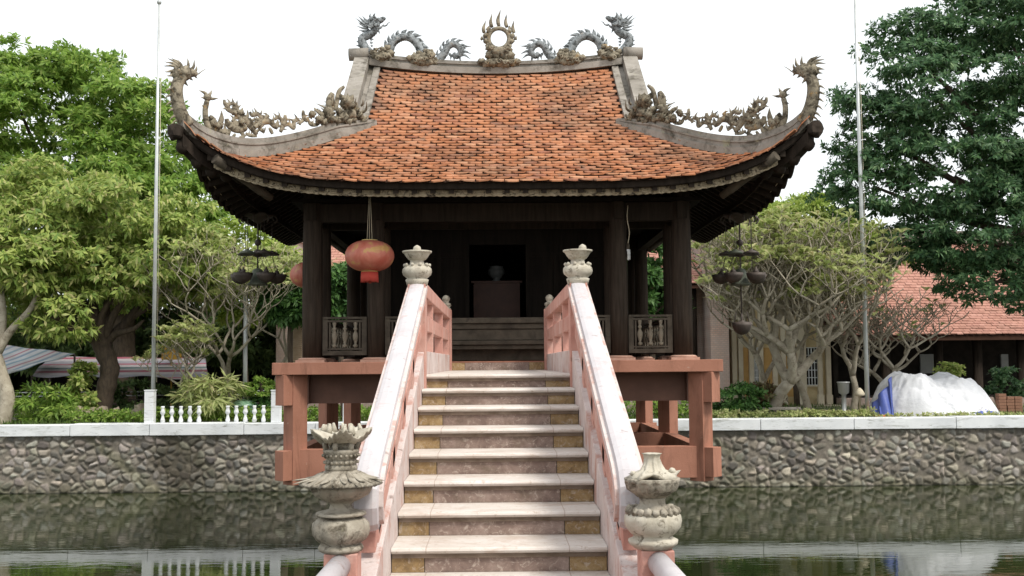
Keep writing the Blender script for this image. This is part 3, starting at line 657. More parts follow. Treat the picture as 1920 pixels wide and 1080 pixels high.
# hip beams with scalloped boards under the corners
for sx_ in (-1, 1):
    for sy_ in (-1, 1):
        def dg(t, z): return np.array([sx_*t, YC+sy_*t, z])
        s_ = MB(); pts = [dg(t, rz(sx_*t*.999, YC+sy_*t*.999)-.16) for t in np.linspace(2.6, 4.08, 10)]
        for i in range(9): s_.beam(pts[i], pts[i+1], .16, .16)
        hb = s_.build('hip_rafter', WOOD, pg)
        s_ = MB(); 
        for i, t in enumerate(np.linspace(3.15, 4.05, 7)):
            z = rz(sx_*min(t, 4.09), YC+sy_*min(t, 4.09))-.34
            s_.lump(dg(t, z+.05), .085, .05, 2, 0, 16, (1, 1, 1.05))
        s_.lump(dg(4.12, rz(4.09, YC-4.09)-.16), .11, .15, 2)
        s_.build('scalloped_corbel', WOOD, hb, bevel=.02)
        s_ = MB(); e = np.array([-sy_*1., sx_*1., 0])  # outer carved arm beside the hip
        pts = [dg(lerp(3.25, 3.85, t), 0)+e*(.22 if sx_*sy_ > 0 else -.22)+np.array([0, 0, lerp(zE-.10, zE+.33, t)]) for t in np.linspace(0, 1, 6)]
        s_.tube(pts, [.05, .06, .055, .06, .055, .07], 10); s_.build('carved_arm', GREYW, hb)
# ------------------------------------------------------------------ ridges
s_ = MB(); N_ = 24
for (hw, z0, z1) in ((.16, -.05, .055), (.12, .055, .105), (.145, .105, .125), (.10, .125, .175)):
    xs = np.linspace(-2.12, 2.12, N_+1)
    for i in range(N_):
        p = [(x, YC, zR+.17*(x/2.2)**2) for x in xs[i:i+2]]
        s_.beam((p[0][0], YC, p[0][2]+z1), (p[1][0], YC, p[1][2]+z1), hw*2, z1-z0)
s_.build('main_ridge', RIDGE, pg)
for sg in (-1, 1):
    s_ = MB()
    for fy in (-1, 1):
        vv = np.linspace(0, 2.02, 12)
        for (xa, xb, h0, h1) in ((1.94, 2.045, -.04, .075), (2.045, 2.135, -.04, .03), (2.13, 2.37, -.35, .24)):
            pts = [((xa+xb)/2*sg, YC+fy*v, rz(1.9, YC+min(v, 1.93))+(Bh(v)-Bh(min(v, 1.93)))+h1-(.06*(v/2.)**2 if h1 > .2 else 0)) for v in vv]
            for i in range(len(pts)-1): s_.beam(pts[i], pts[i+1], xb-xa, h1-h0)
        s_.beam((sg*2.07, YC, zR+.42), (sg*2.07, YC+fy*1.2, Bh(1.2)+.20), .02, .10) if False else None
    zt_ = U(1180, 99, YC)[2]
    s_.tube([(sg*2.20, YC, zt_-.03), (sg*2.36, YC, zt_-.05)], .10, 16)
    s_.tube([(sg*2.14, YC-.05, zt_-.02), (sg*2.47, YC-.05, zt_-.03)], .105, 18)
    s_.build('verge_ridge', RIDGE, pg)
def hipz(t): return rz(t*.9999, YC-t*.9999)
for sx_ in (-1, 1):
    for sy_ in (-1, 1):
        s_ = MB(); ts = list(np.linspace(1.86, 4.08, 28))
        for (w_, z0, z1) in ((.20, -.02, .08), (.16, .08, .145), (.19, .145, .17), (.12, .17, .24)):
            pts = [np.array([sx_*t, YC+sy_*t, hipz(t)+z1*min(1, .25+(t-1.86)*1.6)-(.06*max(0, (t-3.7)/.4))]) for t in ts]
            w2 = [w_*(1-.35*max(0, (t-3.4)/.7)) for t in ts]
            for i in range(len(ts)-1): s_.beam(pts[i], pts[i+1], w2[i]+.0005*i, (z1-z0)*1.0)
        s_.build('hip_ridge', RIDGE, pg)
# ------------------------------------------------------------------ roof sculpture
def flame(mb, p, q, w, bend=.15, flat=None, mat=0, ax=None):
    p = np.array(p); q = np.array(q); d = q-p; L = np.linalg.norm(d); nn = np.cross(d/L, flat); nn /= np.linalg.norm(nn)+1e-9
    pts = [p+d*t+nn*L*bend*sin(t*pi*1.5)*(1 if random.random() < 2 else 1) for t in np.linspace(0, 1, 7)]
    rad = [w*.8, w, w*.95, w*.75, w*.5, w*.27, w*.05]
    mb.tube(pts, rad, 6, mat, flat=flat)
def Z1(x, y): return U(650+x/7.7125, 10+y/7.7125, YC)
def W1(k): return k/7.7125*YC/F
YN = (0, 1., 0)
dr = MB(); cl = MB(); FL = .9
body = cr([Z1(*p) for p in ((330, 690), (270, 620), (225, 540), (235, 470), (300, 440), (370, 400), (420, 330))], 5)
dr.tube(body, [W1(66-14*i/len(body))*(1+.10*(i % 2)) for i in range(len(body))], 12)
for q in range(16):
    a_ = Z1(random.uniform(330, 500), random.uniform(200, 340))-np.array([0, .08, 0]); flame(dr, a_, a_+np.array([random.uniform(-.10, .0), -.03, random.uniform(-.02, .09)]), W1(20), .2, YN)
FL = .8
# head: skull, snout, lower jaw
dr.lump(Z1(400, 270), W1(85), .12, 3, 0, 14, (1.1, .75, .85)); dr.lump(Z1(360, 215), W1(55), .15, 3)
dr.tube(cr([Z1(400, 240), Z1(470, 225), Z1(530, 200), Z1(552, 215)], 4), [W1(k) for k in (60, 58, 55, 50, 46, 44, 42, 40, 40, 38, 34, 28, 12)], 10, flat=YN)
dr.tube(cr([Z1(400, 330), Z1(450, 330), Z1(495, 320), Z1(535, 275)], 4), [W1(k) for k in (50, 45, 38, 32, 28, 26, 24, 20, 18, 15, 12, 9, 5)], 8, flat=YN)
dr.lump(Z1(430, 250)-np.array([0, .06, 0]), W1(22), .05); dr.lump(Z1(430, 250)+np.array([0, .06, 0]), W1(22), .05)
FL = .45
for a, b2, w_ in (((350, 180), (335, 115), 22), ((400, 170), (405, 108), 22), ((520, 190), (548, 170), 20), ((330, 240), (145, 172), 24), ((330, 230), (212, 160), 22), ((320, 265), (112, 205), 24), ((310, 290), (150, 262), 22),
                  ((310, 310), (145, 322), 22), ((320, 340), (172, 382), 24), ((340, 360), (220, 400), 22), ((430, 350), (490, 410), 22), ((400, 380), (440, 420), 18), ((360, 250), (180, 300), 26)):
    flame(dr, Z1(*a), Z1(*b2), W1(w_), .10, YN)
dr.tube(cr([Z1(530, 300), Z1(575, 290), Z1(600, 255), Z1(632, 248)], 4), list(np.linspace(W1(14), W1(4), 13)), 6)
for a, b2 in (((225, 480), (150, 462)), ((215, 530), (130, 520)), ((220, 580), (128, 582)), ((240, 620), (150, 640)), ((340, 500), (395, 490)), ((340, 545), (390, 540)), ((350, 590), (385, 585))):
    flame(dr, Z1(*a), Z1(*b2), W1(22), .08, YN)
arch = cr([Z1(*p) for p in ((600, 760), (625, 660), (660, 560), (735, 490), (835, 455), (935, 480), (1020, 560), (1070, 660), (1120, 770))], 5)
dr.tube(arch, [W1(56)*(1+.10*(i % 2)) for i in range(len(arch))], 12)
sp = [((560, 680), (505, 590)), ((590, 590), (545, 495)), ((630, 530), (598, 432)), ((680, 480), (675, 395)), ((740, 440), (740, 352)), ((810, 420), (872, 340)), ((890, 425), (982, 358)), ((950, 450), (1088, 430)), ((1010, 500), (1118, 518)), ((1050, 560), (1162, 578)), ((1080, 600), (1190, 600)), ((1110, 660), (1240, 640)), ((1120, 700), (1272, 690)), ((1140, 740), (1280, 740))]
for a, b2 in sp: flame(dr, Z1(*a), Z1(*b2), W1(38), .06, YN)
tail = cr([Z1(*p) for p in ((1290, 830), (1360, 760), (1420, 680), (1460, 600), (1540, 560), (1620, 600), (1650, 680), (1590, 740), (1540, 700))], 5)
dr.tube(tail, [W1(62-26*i/len(tail))*(1+.10*(i % 2)) for i in range(len(tail))], 12)
for a, b2 in (((1330, 730), (1305, 635)), ((1380, 660), (1352, 560)), ((1410, 590), (1402, 505)), ((1460, 550), (1475, 478)), ((1520, 525), (1590, 465)), ((1590, 540), (1690, 490)), ((1640, 590), (1738, 572)), ((1670, 640), (1730, 620)),
              ((1660, 650), (1800, 565)), ((1660, 690), (1808, 680)), ((1640, 730), (1800, 752)), ((1600, 740), (1665, 825)), ((1520, 720), (1570, 808)), ((1480, 700), (1520, 790))):
    flame(dr, Z1(*a), Z1(*b2), W1(24), .14, YN)
for (x, y, rx_, rz_) in ((520, 770, 175, 95), (1100, 830, 215, 95)):
    cl.lump(Z1(x, y)-np.array([0, .05, 0]), W1(1), .12, 3, 0, 28, (rx_, 150, rz_))
for (x, y, r) in ((400, 720, 50), (470, 770, 75), (560, 760, 85), (640, 720, 60), (540, 680, 60), (600, 640, 45), (430, 680, 35), (520, 840, 40), (630, 820, 35), (400, 800, 30)): cl.lump(Z1(x, y)-np.array([0, .09+.06*random.random(), 0]), W1(r*1.1), .25, 4, 0, 14, (1, .8, .8))
for (x, y, r) in ((930, 800, 55), (1020, 790, 75), (1120, 770, 80), (1210, 760, 70), (1260, 820, 60), (1090, 860, 70), (1180, 870, 55), (980, 860, 40), (1050, 730, 45), (1160, 700, 45), (1230, 690, 35), (1290, 860, 35)): cl.lump(Z1(x, y)-np.array([0, .09+.06*random.random(), 0]), W1(r*1.1), .28, 4, 0, 14, (1, .8, .8))
for (x, y, r) in ((500, 700, 35), (470, 820, 40), (590, 800, 30), (1010, 850, 40), (1140, 830, 35), (1230, 800, 30)):
    c0 = Z1(x, y)-np.array([0, .22, 0]); cl.tube([c0+np.array([W1(r)*(1-t*.7)*cos(t*8), -.02*t, W1(r)*(1-t*.7)*sin(t*8)]) for t in np.linspace(0, 1, 16)], W1(10), 6)
FL = .5
dr.build('ridge_dragon', DRAG, pg); dr.mirrored(fx=0).build('ridge_dragon', DRAG, pg)
cl.build('ridge_cloud', STUCCO, pg); cl.mirrored(fx=0).build('ridge_cloud', STUCCO, pg)
pe = MB()
def Z2(x, y): return U(880+x/7.72, 10+y/7.72, YC)
c0 = Z2(427, 480); rr = W1(152)
pe.tube([c0+np.array([rr*cos(t), 0, rr*sin(t)]) for t in np.linspace(0, 2*pi, 33)], W1(33), 10, caps=False)
for i in range(14):
    t = 2*pi*i/14+.2
    if .9 < t < 2.2: continue
    pe.lump(c0+np.array([W1(185)*cos(t)*1.05, 0, W1(180)*sin(t)]), W1(42), .3, 4, 0, 12, (1, .9, 1))
for a, b2, w_ in (((430, 300), (432, 55), 34), ((330, 320), (308, 118), 32), ((548, 320), (520, 122), 32), ((215, 400), (222, 215), 32), ((650, 400), (625, 220), 32), ((280, 350), (285, 290), 30), ((590, 350), (580, 290), 30), ((190, 500), (178, 440), 30), ((670, 500), (680, 440), 30)):
    flame(pe, Z2(*a), Z2(*b2), W1(w_), .07, YN)
for (x, y, r) in ((300, 660, 60), (380, 690, 65), (470, 690, 65), (560, 680, 60), (300, 760, 65), (400, 770, 75), (500, 770, 75), (590, 760, 65), (180, 850, 60), (260, 880, 75), (350, 890, 70), (430, 870, 80), (520, 890, 70), (600, 870, 75), (680, 850, 60), (720, 850, 30), (140, 860, 30)):
    pe.lump(Z2(x, y)-np.array([0, .05*random.random()+.10, 0]), W1(r*1.05), .25, 4, 0, 14, (1, .9, .8))
for (x, y, rx_, rz_) in ((427, 870, 310, 80), (435, 720, 190, 95)):
    pe.lump(Z2(x, y)-np.array([0, .04, 0]), W1(1), .12, 3, 0, 28, (rx_, 170, rz_))
for (x, y, r) in ((430, 870, 45), (260, 890, 35), (600, 880, 38), (330, 680, 30), (520, 690, 30), (520, 890, 30)):
    cc_ = Z2(x, y)-np.array([0, .25, 0]); pe.tube([cc_+np.array([W1(r)*(1-t*.7)*cos(t*8), -.02*t, W1(r)*(1-t*.7)*sin(t*8)]) for t in np.linspace(0, 1, 16)], W1(10), 6)
pe.build('flaming_pearl', STUCCO, pg)
# hip ornaments (front left traced in its own diagonal plane, the others mirrored)
def UD(px, py):
    d = ray(px, py); t = -YC/(d[0]-d[1]); return np.array([d[0]*t, d[1]*t, E+d[2]*t])
def WD(k): return k*14.2/F
DN = np.array([1, 1, 0.])/sqrt(2)         # normal of the diagonal plane at front left: x - y = const
DN = np.array([1, -1, 0.])/sqrt(2)
def Z5(x, y): return UD(370+x/7.713, 150+y/7.713)
def Z4(x, y): return UD(590+x/8.31, 140+y/8.31)
ho = MB(); FL = .8
nk = cr([UD(*p) for p in ((352, 235), (340, 215), (333, 192), (331, 168), (336, 150), (345, 142))], 5)
ho.tube(nk, np.linspace(WD(13), WD(10), len(nk)), 12, 0)
ho.lump(UD(345, 137), WD(13), .2, 3, 0, 14); ho.lump(UD(332, 138), WD(11), .2, 3, 0, 12)
ho.tube(cr([UD(345, 135), UD(358, 136), UD(370, 139)], 4), [WD(k) for k in (11, 10.5, 10, 9.5, 9, 8, 7, 5.5, 3)], 8, 0, flat=DN)
FL = .5
for a, b2, w_ in (((335, 130), (305, 120), 3.2), ((336, 128), (308, 112), 3.2), ((338, 127), (315, 106), 3.2), ((342, 127), (322, 106), 3.2), ((332, 138), (308, 132), 4), ((350, 128), (354, 109), 3.5), ((358, 130), (367, 113), 3.2), ((364, 134), (371, 124), 3), ((345, 148), (352, 163), 4), ((356, 144), (362, 152), 3), ((366, 141), (370, 148), 2.5), ((332, 145), (312, 140), 4), ((340, 128), (336, 112), 3),
                  ((328, 158), (314, 152), 2.5), ((324, 168), (307, 170), 2.6), ((324, 180), (307, 182), 2.6), ((326, 192), (309, 196), 2.6), ((328, 205), (312, 210), 2.6), ((332, 218), (315, 224), 2.6), ((338, 226), (318, 232), 2.6)):
    flame(ho, UD(*a), UD(*b2), WD(w_), .10, DN)
ho.tube(cr([UD(372, 139), UD(378, 134), UD(386, 129)], 4), list(np.linspace(WD(1.2), WD(.5), 9)), 5, 0)
for y in range(158, 222, 9): ho.lump(UD(334-(y > 195)*0+(y-158)*.05, y), WD(4.5), .3, 3, 0, 8)
nk = cr([UD(*p) for p in ((392, 244), (386, 225), (385, 205), (388, 190))], 5); ho.tube(nk, np.linspace(WD(6), WD(5), len(nk)), 10)
ho.lump(UD(389, 183), WD(7.5), .2, 3)
for a, b2, w_ in (((388, 178), (373, 168), 3.5), ((392, 178), (398, 169), 3), ((392, 184), (411, 185), 3.2), ((386, 186), (376, 181), 2.6), ((384, 198), (377, 199), 2)): flame(ho, UD(*a), UD(*b2), WD(w_), .05, DN)
ZK = 1/7.713
curls = [([(390, 285), (400, 350), (450, 400), (430, 450)], 26), ([(430, 370), (500, 340), (560, 370), (560, 410), (520, 405)], 26), ([(440, 430), (540, 470), (600, 520), (700, 560), (740, 640), (860, 790)], 42), ([(425, 560), (445, 640), (520, 700), (620, 720), (700, 700)], 44),
         ([(500, 600), (550, 545), (620, 560), (630, 620), (570, 660), (530, 640)], 24), ([(470, 720), (430, 800), (430, 860)], 34), ([(600, 730), (660, 790), (650, 870)], 26), ([(550, 780), (500, 850)], 20),
         ([(760, 460), (790, 510), (870, 490), (930, 560), (900, 610), (830, 590)], 28), ([(750, 550), (785, 620), (820, 690)], 30), ([(820, 690), (930, 620), (1040, 600), (1110, 660), (1160, 690)], 38), ([(1035, 515), (980, 550), (960, 600)], 26),
         ([(960, 640), (900, 690), (970, 760)], 26), ([(1040, 690), (1090, 780)], 26), ([(1120, 570), (1170, 535), (1220, 590), (1225, 700)], 26), ([(1270, 505), (1265, 600), (1200, 750)], 32), ([(1200, 680), (1310, 640), (1390, 690), (1400, 600), (1470, 570)], 30),
         ([(1530, 440), (1540, 540), (1590, 600)], 30), ([(1540, 590), (1490, 610), (1480, 650)], 22), ([(1690, 405), (1740, 460), (1774, 480)], 18), ([(1600, 560), (1640, 640), (1740, 650)], 26), ([(160, 640), (260, 720), (420, 760)], 40), ([(700, 770), (760, 800), (860, 810)], 22)]
for pts, w_ in curls:
    pp = cr([Z5(*p) for p in pts], 5); k = len(pp)
    ho.tube(pp, [WD(w_*ZK)*1.12*(.45+.7*sin(pi*(.12+.72*i/(k-1)))) for i in range(k)], 8, 0, flat=DN)
    if len(pts) > 2:
        for i in range(2, k-1, 3):
            t = pp[i+1]-pp[i-1]; o_ = np.cross(t/np.linalg.norm(t), DN); flame(ho, pp[i], pp[i]+o_*WD(w_*ZK*3.4)*(1 if o_[2] > 0 else -1)+t*.9, WD(w_*ZK*.75), .16, DN)
for (x, y, r) in ((640, 620, 60), (680, 690, 50), (1660, 500, 60), (230, 620, 70), (290, 670, 60), (200, 550, 35), (600, 470, 50), (640, 470, 40), (540, 480, 40), (330, 640, 50), (1240, 640, 34), (900, 660, 36)): ho.lump(Z5(x, y), WD(r*ZK)*.95, .45, 4, 0, 14, (1, 1, 1))
flame(ho, Z5(330, 620), Z5(362, 440), WD(45*ZK), .05, DN)
K4 = 1/8.31*1.35
for (x, y, r) in ((520, 450, 110), (470, 470, 60), (570, 470, 60), (230, 590, 75), (250, 690, 80), (440, 690, 90), (350, 730, 70), (560, 620, 90), (700, 650, 65), (740, 720, 50), (640, 560, 60), (160, 760, 50), (80, 720, 60), (520, 760, 70), (400, 600, 60), (600, 720, 60)): ho.lump(Z4(x, y)-np.array([0, .05, 0]), WD(r*K4)*.85, .42, 5, 0, 18)
for q in range(26):
    a_ = Z4(random.uniform(180, 760), random.uniform(480, 760)); flame(ho, a_, a_+np.array([random.uniform(-.14, .14), -.06, random.uniform(.02, .18)]), WD(random.uniform(2.5, 4.5)), .15, DN)
for (x, y) in ((490, 440), (545, 440)): ho.lump(Z4(x, y)-np.array([0, .14, 0]), WD(18*K4), .1)
for pts, w_ in (([(460, 185), (390, 250), (360, 340), (340, 460), (330, 560)], 34), ([(280, 290), (250, 380), (240, 480), (290, 560)], 60), ([(0, 540), (90, 600), (150, 680), (160, 780)], 34), ([(650, 430), (650, 520), (640, 620), (600, 760)], 26), ([(760, 560), (700, 620), (660, 700)], 26), ([(480, 560), (530, 590), (580, 560)], 26), ([(820, 640), (770, 690), (700, 700)], 24), ([(300, 700), (330, 800), (240, 800)], 30)):
    pp = cr([Z4(*p) for p in pts], 5); k = len(pp); ho.tube(pp, [WD(w_*K4)*(.3+.8*sin(pi*(.1+.75*i/(k-1)))) for i in range(k)], 8, 0, flat=DN)
FL = .5
for fx, fy in ((None, None), (0, None), (None, YC), (0, YC)):
    o_ = ho if fx is None and fy is None else ho.mirrored(fx, fy); o_.build('hip_dragon', STUCCO, pg)
# ================================================================== HANGING THINGS
LR = bpy.data.materials.new('red_silk'); n, l, b = nodes(LR); tc = n.new('ShaderNodeTexCoord').outputs['Object']
c = ramp(n, l, noise(n, l, tc, 3.2, 4, .6, .5), [(.36, (.46,.10,.065)), (.54, (.56,.19,.13)), (.62, (.58,.36,.12)), (.72, (.52,.14,.09))])
l.new(c, b.inputs['Base Color']); b.inputs['Roughness'].default_value = .5
GOLD = pm('gold_trim', (.50,.38,.12), (.60,.48,.20), 10, .5, .1); REDT = pm('red_tassel', (.45,.05,.04), (.55,.09,.06), 20, .7, .4, 90, st=(30, 30, .5))
def lantern(c, r, h, ztop, label):
    o = thing('red_lantern', c, label, 'lantern', 'red lanterns under the pavilion eaves')
    s_ = MB(); pr = [(r*sin(t)**.8, -h*cos(t)) for t in np.linspace(.28, pi-.28, 22)]
    s_.lathe(c, pr, 96, lambda i, r_, z, th: (r_*(1-.018*abs(sin(12*th))), z)); s_.build('lantern_body', LR, o)
    s_ = MB(); s_.lathe(c, [(r*.33, -h*1.02), (r*.34, -h*.93), (r*.30, -h*.92)], 32); s_.lathe(c, [(r*.30, h*.90), (r*.34, h*.94), (r*.32, h*1.02)], 32); s_.build('rim', GOLD, o)
    s_ = MB(); zz = -h*1.02
    for i in range(40):
        th = 2*pi*i/40; s_.tube([(c[0]+r*.31*cos(th), c[1]+r*.31*sin(th), c[2]+zz), (c[0]+r*.33*cos(th), c[1]+r*.33*sin(th), c[2]+zz-h*.62+random.uniform(-.01, .01))], .012, 5)
    s_.build('tassel', REDT, o)
    s_ = MB()
    for dx, dy in ((-.035, 0), (-.005, .02), (.035, -.01)): s_.tube([(c[0]+dx, c[1]+dy, c[2]+h), (c[0]+dx*.3, c[1]+dy*.3, ztop)], .004, 5)
    s_.build('string', CREAM, o)
c_ = U(693, 480, 14.45); lantern(tuple(c_), .335, .215, zE-.05, 'round red and gold paper lantern hanging in front of the left inner column')
c_ = U(580, 516, 18.6); lantern(tuple(c_), .335, .23, zE-.05, 'orange red lantern half hidden behind the left corner column')
o = thing('hanging_bulb', U(1178, 475, 15.0), 'bare white bulb hanging on a thin cord beside the right inner column', 'light bulb')
p = U(1178, 488, 15.0); s_ = MB(); s_.tube(cr([U(1177, 385, 15.), U(1176, 410, 15.), U(1180, 435, 15.), p+np.array([0, 0, .24])], 5), .006, 6); s_.build('cord', CREAM, o)
s_ = MB(); s_.lathe(p, [(.012, .24), (.022, .22), (.022, .16), (.014, .155)][::-1], 12); s_.build('socket', GREYW, o)
s_ = MB(); s_.lathe(p, [(.004, 0), (.012, .008), (.013, .12), (.02, .135), (.022, .155)], 12); s_.tube([p+np.array([.022, 0, .15]), p+np.array([.022, 0, .01])], .009, 8); s_.build('bulb', WHITE, o)
def hanging_lamp(px, Y, low, label):
    top = U(px, 395, Y); y_ = lambda py: U(px, py, Y)[2]; K = Y/F; cx = top[0]
    o = thing('hanging_lamp', (cx, Y, y_(470)), label, 'hanging lamp', 'tiered iron lamps under the eave corners')
    s_ = MB(); s_.tube([(cx, Y, zE+.05), (cx, Y, y_(600 if low else 540))], .012, 6); s_.lump((cx, Y, y_(455)), 6.5*K, .05); s_.lathe((cx, Y, y_(482)), [(4*K, 0), (9*K, 3*K), (9*K, 9*K), (4*K, 14*K)], 12); s_.build('rod', IRON, o)
    s_ = MB(); s_.lathe((cx, Y, y_(405)), [(3*K, -14*K), (16*K, -7*K), (26*K, -3*K), (27*K, 0), (12*K, 5*K), (4*K, 9*K)], 20, petmod([((1, 2, 3), 6, .15, .03)]))
    for i in range(8):
        th = 2*pi*i/8; d = np.array([cos(th), sin(th), 0]); p0 = np.array([cx, Y, y_(408)]); FL_ = 1
        s_.tube(cr([p0+d*10*K, p0+d*26*K+np.array([0, 0, 5*K]), p0+d*36*K+np.array([0, 0, -4*K]), p0+d*31*K+np.array([0, 0, -12*K])], 4), 1.6*K, 5)
    s_.build('crown', IRON, o)
    for i in range(5):
        th = 2*pi*i/5+.35; d = np.array([cos(th), sin(th), 0]); p0 = np.array([cx, Y, y_(478)])+d*26*K
        s_ = MB(); s_.lathe(p0, [(14*K, 0), (15*K, 2*K), (10*K, 5*K), (4*K, 7*K), (2*K, 9*K)], 14); s_.tube([p0+np.array([0, 0, 8*K]), np.array([p0[0], p0[1], y_(412)])], .0045, 5); s_.build('canopy_plate', BELLM if i % 2 else IRON, o)
        p0 = np.array([cx, Y, y_(532)])+d*36*K
        s_ = MB(); s_.lathe(p0, [(2*K, 0), (9*K, 2*K), (14*K, 6*K), (17*K, 12*K), (18.5*K, 18*K), (16*K, 12*K), (11*K, 7*K), (3*K, 5*K)], 16)
        s_.tube([p0+np.array([0, 0, 8*K]), p0+np.array([0, 0, 30*K])], [4*K, 1.2*K], 6); s_.lump(p0+np.array([0, 0, 20*K]), 5*K, .3, 3)
        for a in (-1, 1):
            e = np.array([-d[1], d[0], 0])*14*K*a; s_.tube([p0+e+np.array([0, 0, 18*K]), np.array([cx, Y, y_(480)])+d*27*K], .004, 4)
        s_.build('oil_bowl', IRON, o)
    s_ = MB(); s_.lathe((cx, Y, y_(535)), [(18*K, 0), (19*K, 2*K), (15*K, 6*K), (12*K, 14*K), (11*K, 24*K), (8*K, 30*K), (2*K, 32*K)], 24); s_.build('bell', BELLM, o)
    if low:
        p0 = np.array([cx, Y, y_(628)]); s_ = MB(); s_.lathe(p0, [(2*K, 0), (10*K, 3*K), (15*K, 9*K), (18*K, 17*K), (19*K, 24*K), (16*K, 16*K), (11*K, 9*K), (3*K, 7*K)], 18)
        s_.lump(p0+np.array([0, 0, 22*K]), 7*K, .3, 3); s_.tube([p0+np.array([0, 0, 20*K]), p0+np.array([0, 0, 40*K])], 2*K, 6)
        for a in (-1, 1): s_.tube([p0+np.array([a*14*K, 0, 22*K]), p0+np.array([a*10*K, 0, 44*K])], 1*K, 5)
        s_.build('oil_bowl', IRON, o)
hanging_lamp(484, 16.2, False, 'tiered black iron oil lamp hanging under the left eave')
hanging_lamp(1386, 16.2, True, 'tiered black iron oil lamp with an extra lower bowl under the right eave')
#BG#
# ================================================================== TREES AND GARDEN
def leafcloud(blobs, n_tw, per, ll, lw, seed, subs=26, sr=.36, droop=.35, spread=.8, shell=.55, flatten=1.0, dens=None):
    r = np.random.default_rng(seed); B = np.array([b_[:6] for b_ in blobs], float); wt = B[:, 3]*B[:, 4]+B[:, 5]*B[:, 3]; wt = wt/wt.sum()
    bi = r.choice(len(B), n_tw, p=wt); b_ = B[bi]
    sd_ = r.normal(size=(len(B), subs, 3)); sd_ /= np.linalg.norm(sd_, axis=2, keepdims=True)
    srad = shell+(1-shell)*r.random((len(B), subs, 1))**.6; sc_ = sd_*srad; ss = .6+.9*r.random((len(B), subs))
    si = r.integers(0, subs, n_tw); cen = sc_[bi, si]; sz = ss[bi, si][:, None]
    d = r.normal(size=(n_tw, 3)); d /= np.linalg.norm(d, axis=1, keepdims=True); d[:, 2] = np.abs(d[:, 2])*.8-.12
    rad = sr*sz*(.55+.45*r.random((n_tw, 1)))*np.array([1, 1, .62*flatten])
    P0 = b_[:, :3]+(cen+d*rad)*b_[:, 3:6]
    ax = d*.7+cen*.5+r.normal(size=(n_tw, 3))*.3; ax[:, 2] += .15; ax /= np.linalg.norm(ax, axis=1, keepdims=True)
    N = n_tw*per; P = np.repeat(P0, per, 0); A = np.repeat(ax, per, 0)
    rd = r.normal(size=(N, 3)); rd -= A*(rd*A).sum(1, keepdims=True); rd /= np.linalg.norm(rd, axis=1, keepdims=True)
    L = A*(.35+.5*r.random((N, 1)))+rd*spread; L[:, 2] -= droop*r.random(N)*1.3; L /= np.linalg.norm(L, axis=1, keepdims=True)
    P = P+A*r.random((N, 1))*ll*.8
    W_ = np.cross(L, A+rd*.3+r.normal(size=(N, 3))*.15); W_ /= np.linalg.norm(W_, axis=1, keepdims=True)+1e-9
    l_ = ll*(.65+.6*r.random((N, 1))); w_ = lw*(.7+.5*r.random((N, 1))); Nn = np.cross(W_, L)
    mid = P+L*l_*.5; V = np.stack([P, mid+W_*w_*.5-Nn*w_*.12, P+L*l_+np.array([0, 0, -1])*l_*.12, mid-W_*w_*.5-Nn*w_*.12], 1).reshape(-1, 3)
    return V, np.arange(N*4).reshape(-1, 4)
def leafmat(name, cols, tr=.35, tcol=None): return isl(name, cols, .55, tr, tcol=tcol, spec=.35)
L_BRIGHT = leafmat('bright_leaves', [(.10,.20,.03),(.19,.32,.05),(.30,.44,.08),(.15,.26,.04),(.38,.46,.12)], .48)
L_OLIVE = leafmat('olive_leaves', [(.14,.24,.05),(.30,.40,.09),(.46,.52,.15),(.20,.30,.06),(.56,.52,.24)], .48)
L_DARK = leafmat('deep_green_leaves', [(.024,.066,.026),(.05,.125,.048),(.10,.20,.075),(.034,.09,.034),(.19,.30,.13)], .3)
L_GLOSS = leafmat('glossy_leaves', [(.03,.09,.02),(.06,.14,.03),(.09,.19,.04)], .3)
L_FRANG = leafmat('pale_leaves', [(.26,.34,.10),(.42,.48,.18),(.54,.56,.27),(.32,.38,.14),(.56,.50,.29)], .48)
L_YG = leafmat('yellow_green_leaves', [(.18,.27,.04),(.30,.40,.07),(.40,.47,.11)], .45)
L_FAR = leafmat('far_leaves', [(.06,.11,.035),(.10,.16,.05),(.15,.21,.07)], .35)
def limbs(mb, base, tops, r0_, r1_=.03, n=9, wob=.25):
    base = np.array(base, float)
    for t in tops:
        t = np.array(t, float); d = t-base; pts = [base, base+d*.3+np.array([random.uniform(-wob, wob), random.uniform(-wob, wob), .1]), base+d*.65+np.array([random.uniform(-wob, wob), random.uniform(-wob, wob), 0]), t]
        pp = cr(pts, 4); mb.tube(pp, list(np.linspace(r0_, r1_, len(pp))), n)
def tree(name, label, cat, base, trunk, fork, tops, r0_, blobs, leaf, lm, bark=BARK, group=None, **kw):
    o = thing(name, base, label, cat, group)
    s_ = MB(); tp = cr(trunk, 5); k = len(tp)
    s_.tube(tp, [r0_*(1.35-.35*min(1, i/3))*(1+.08*sin(i*2.1)) for i in range(k)], 14)
    limbs(s_, fork, tops, r0_*.55); s_.build('trunk', bark, o)
    V, Fq = leafcloud(blobs, *leaf, **kw); fast('crown', V, Fq, lm, o)
    return o
def at(px, py, Y): return U(px, py, Y)
# far belt of wood closing the horizon
blobs = []
for i in range(34):
    x = -60+i*3.7; y = 62+random.uniform(-4, 10); blobs.append((x, y, G+3.2+random.uniform(-.5, .5), 3.2, 2.5, random.uniform(3.2, 4.2)+(.8 if x < -8 else 0)))
V, Fq = leafcloud(blobs, 9000, 6, .55, .26, 5, subs=20)
fast('distant_wood', V, Fq, L_FAR, kind='stuff', label='distant belt of trees behind the buildings', cat='woodland')
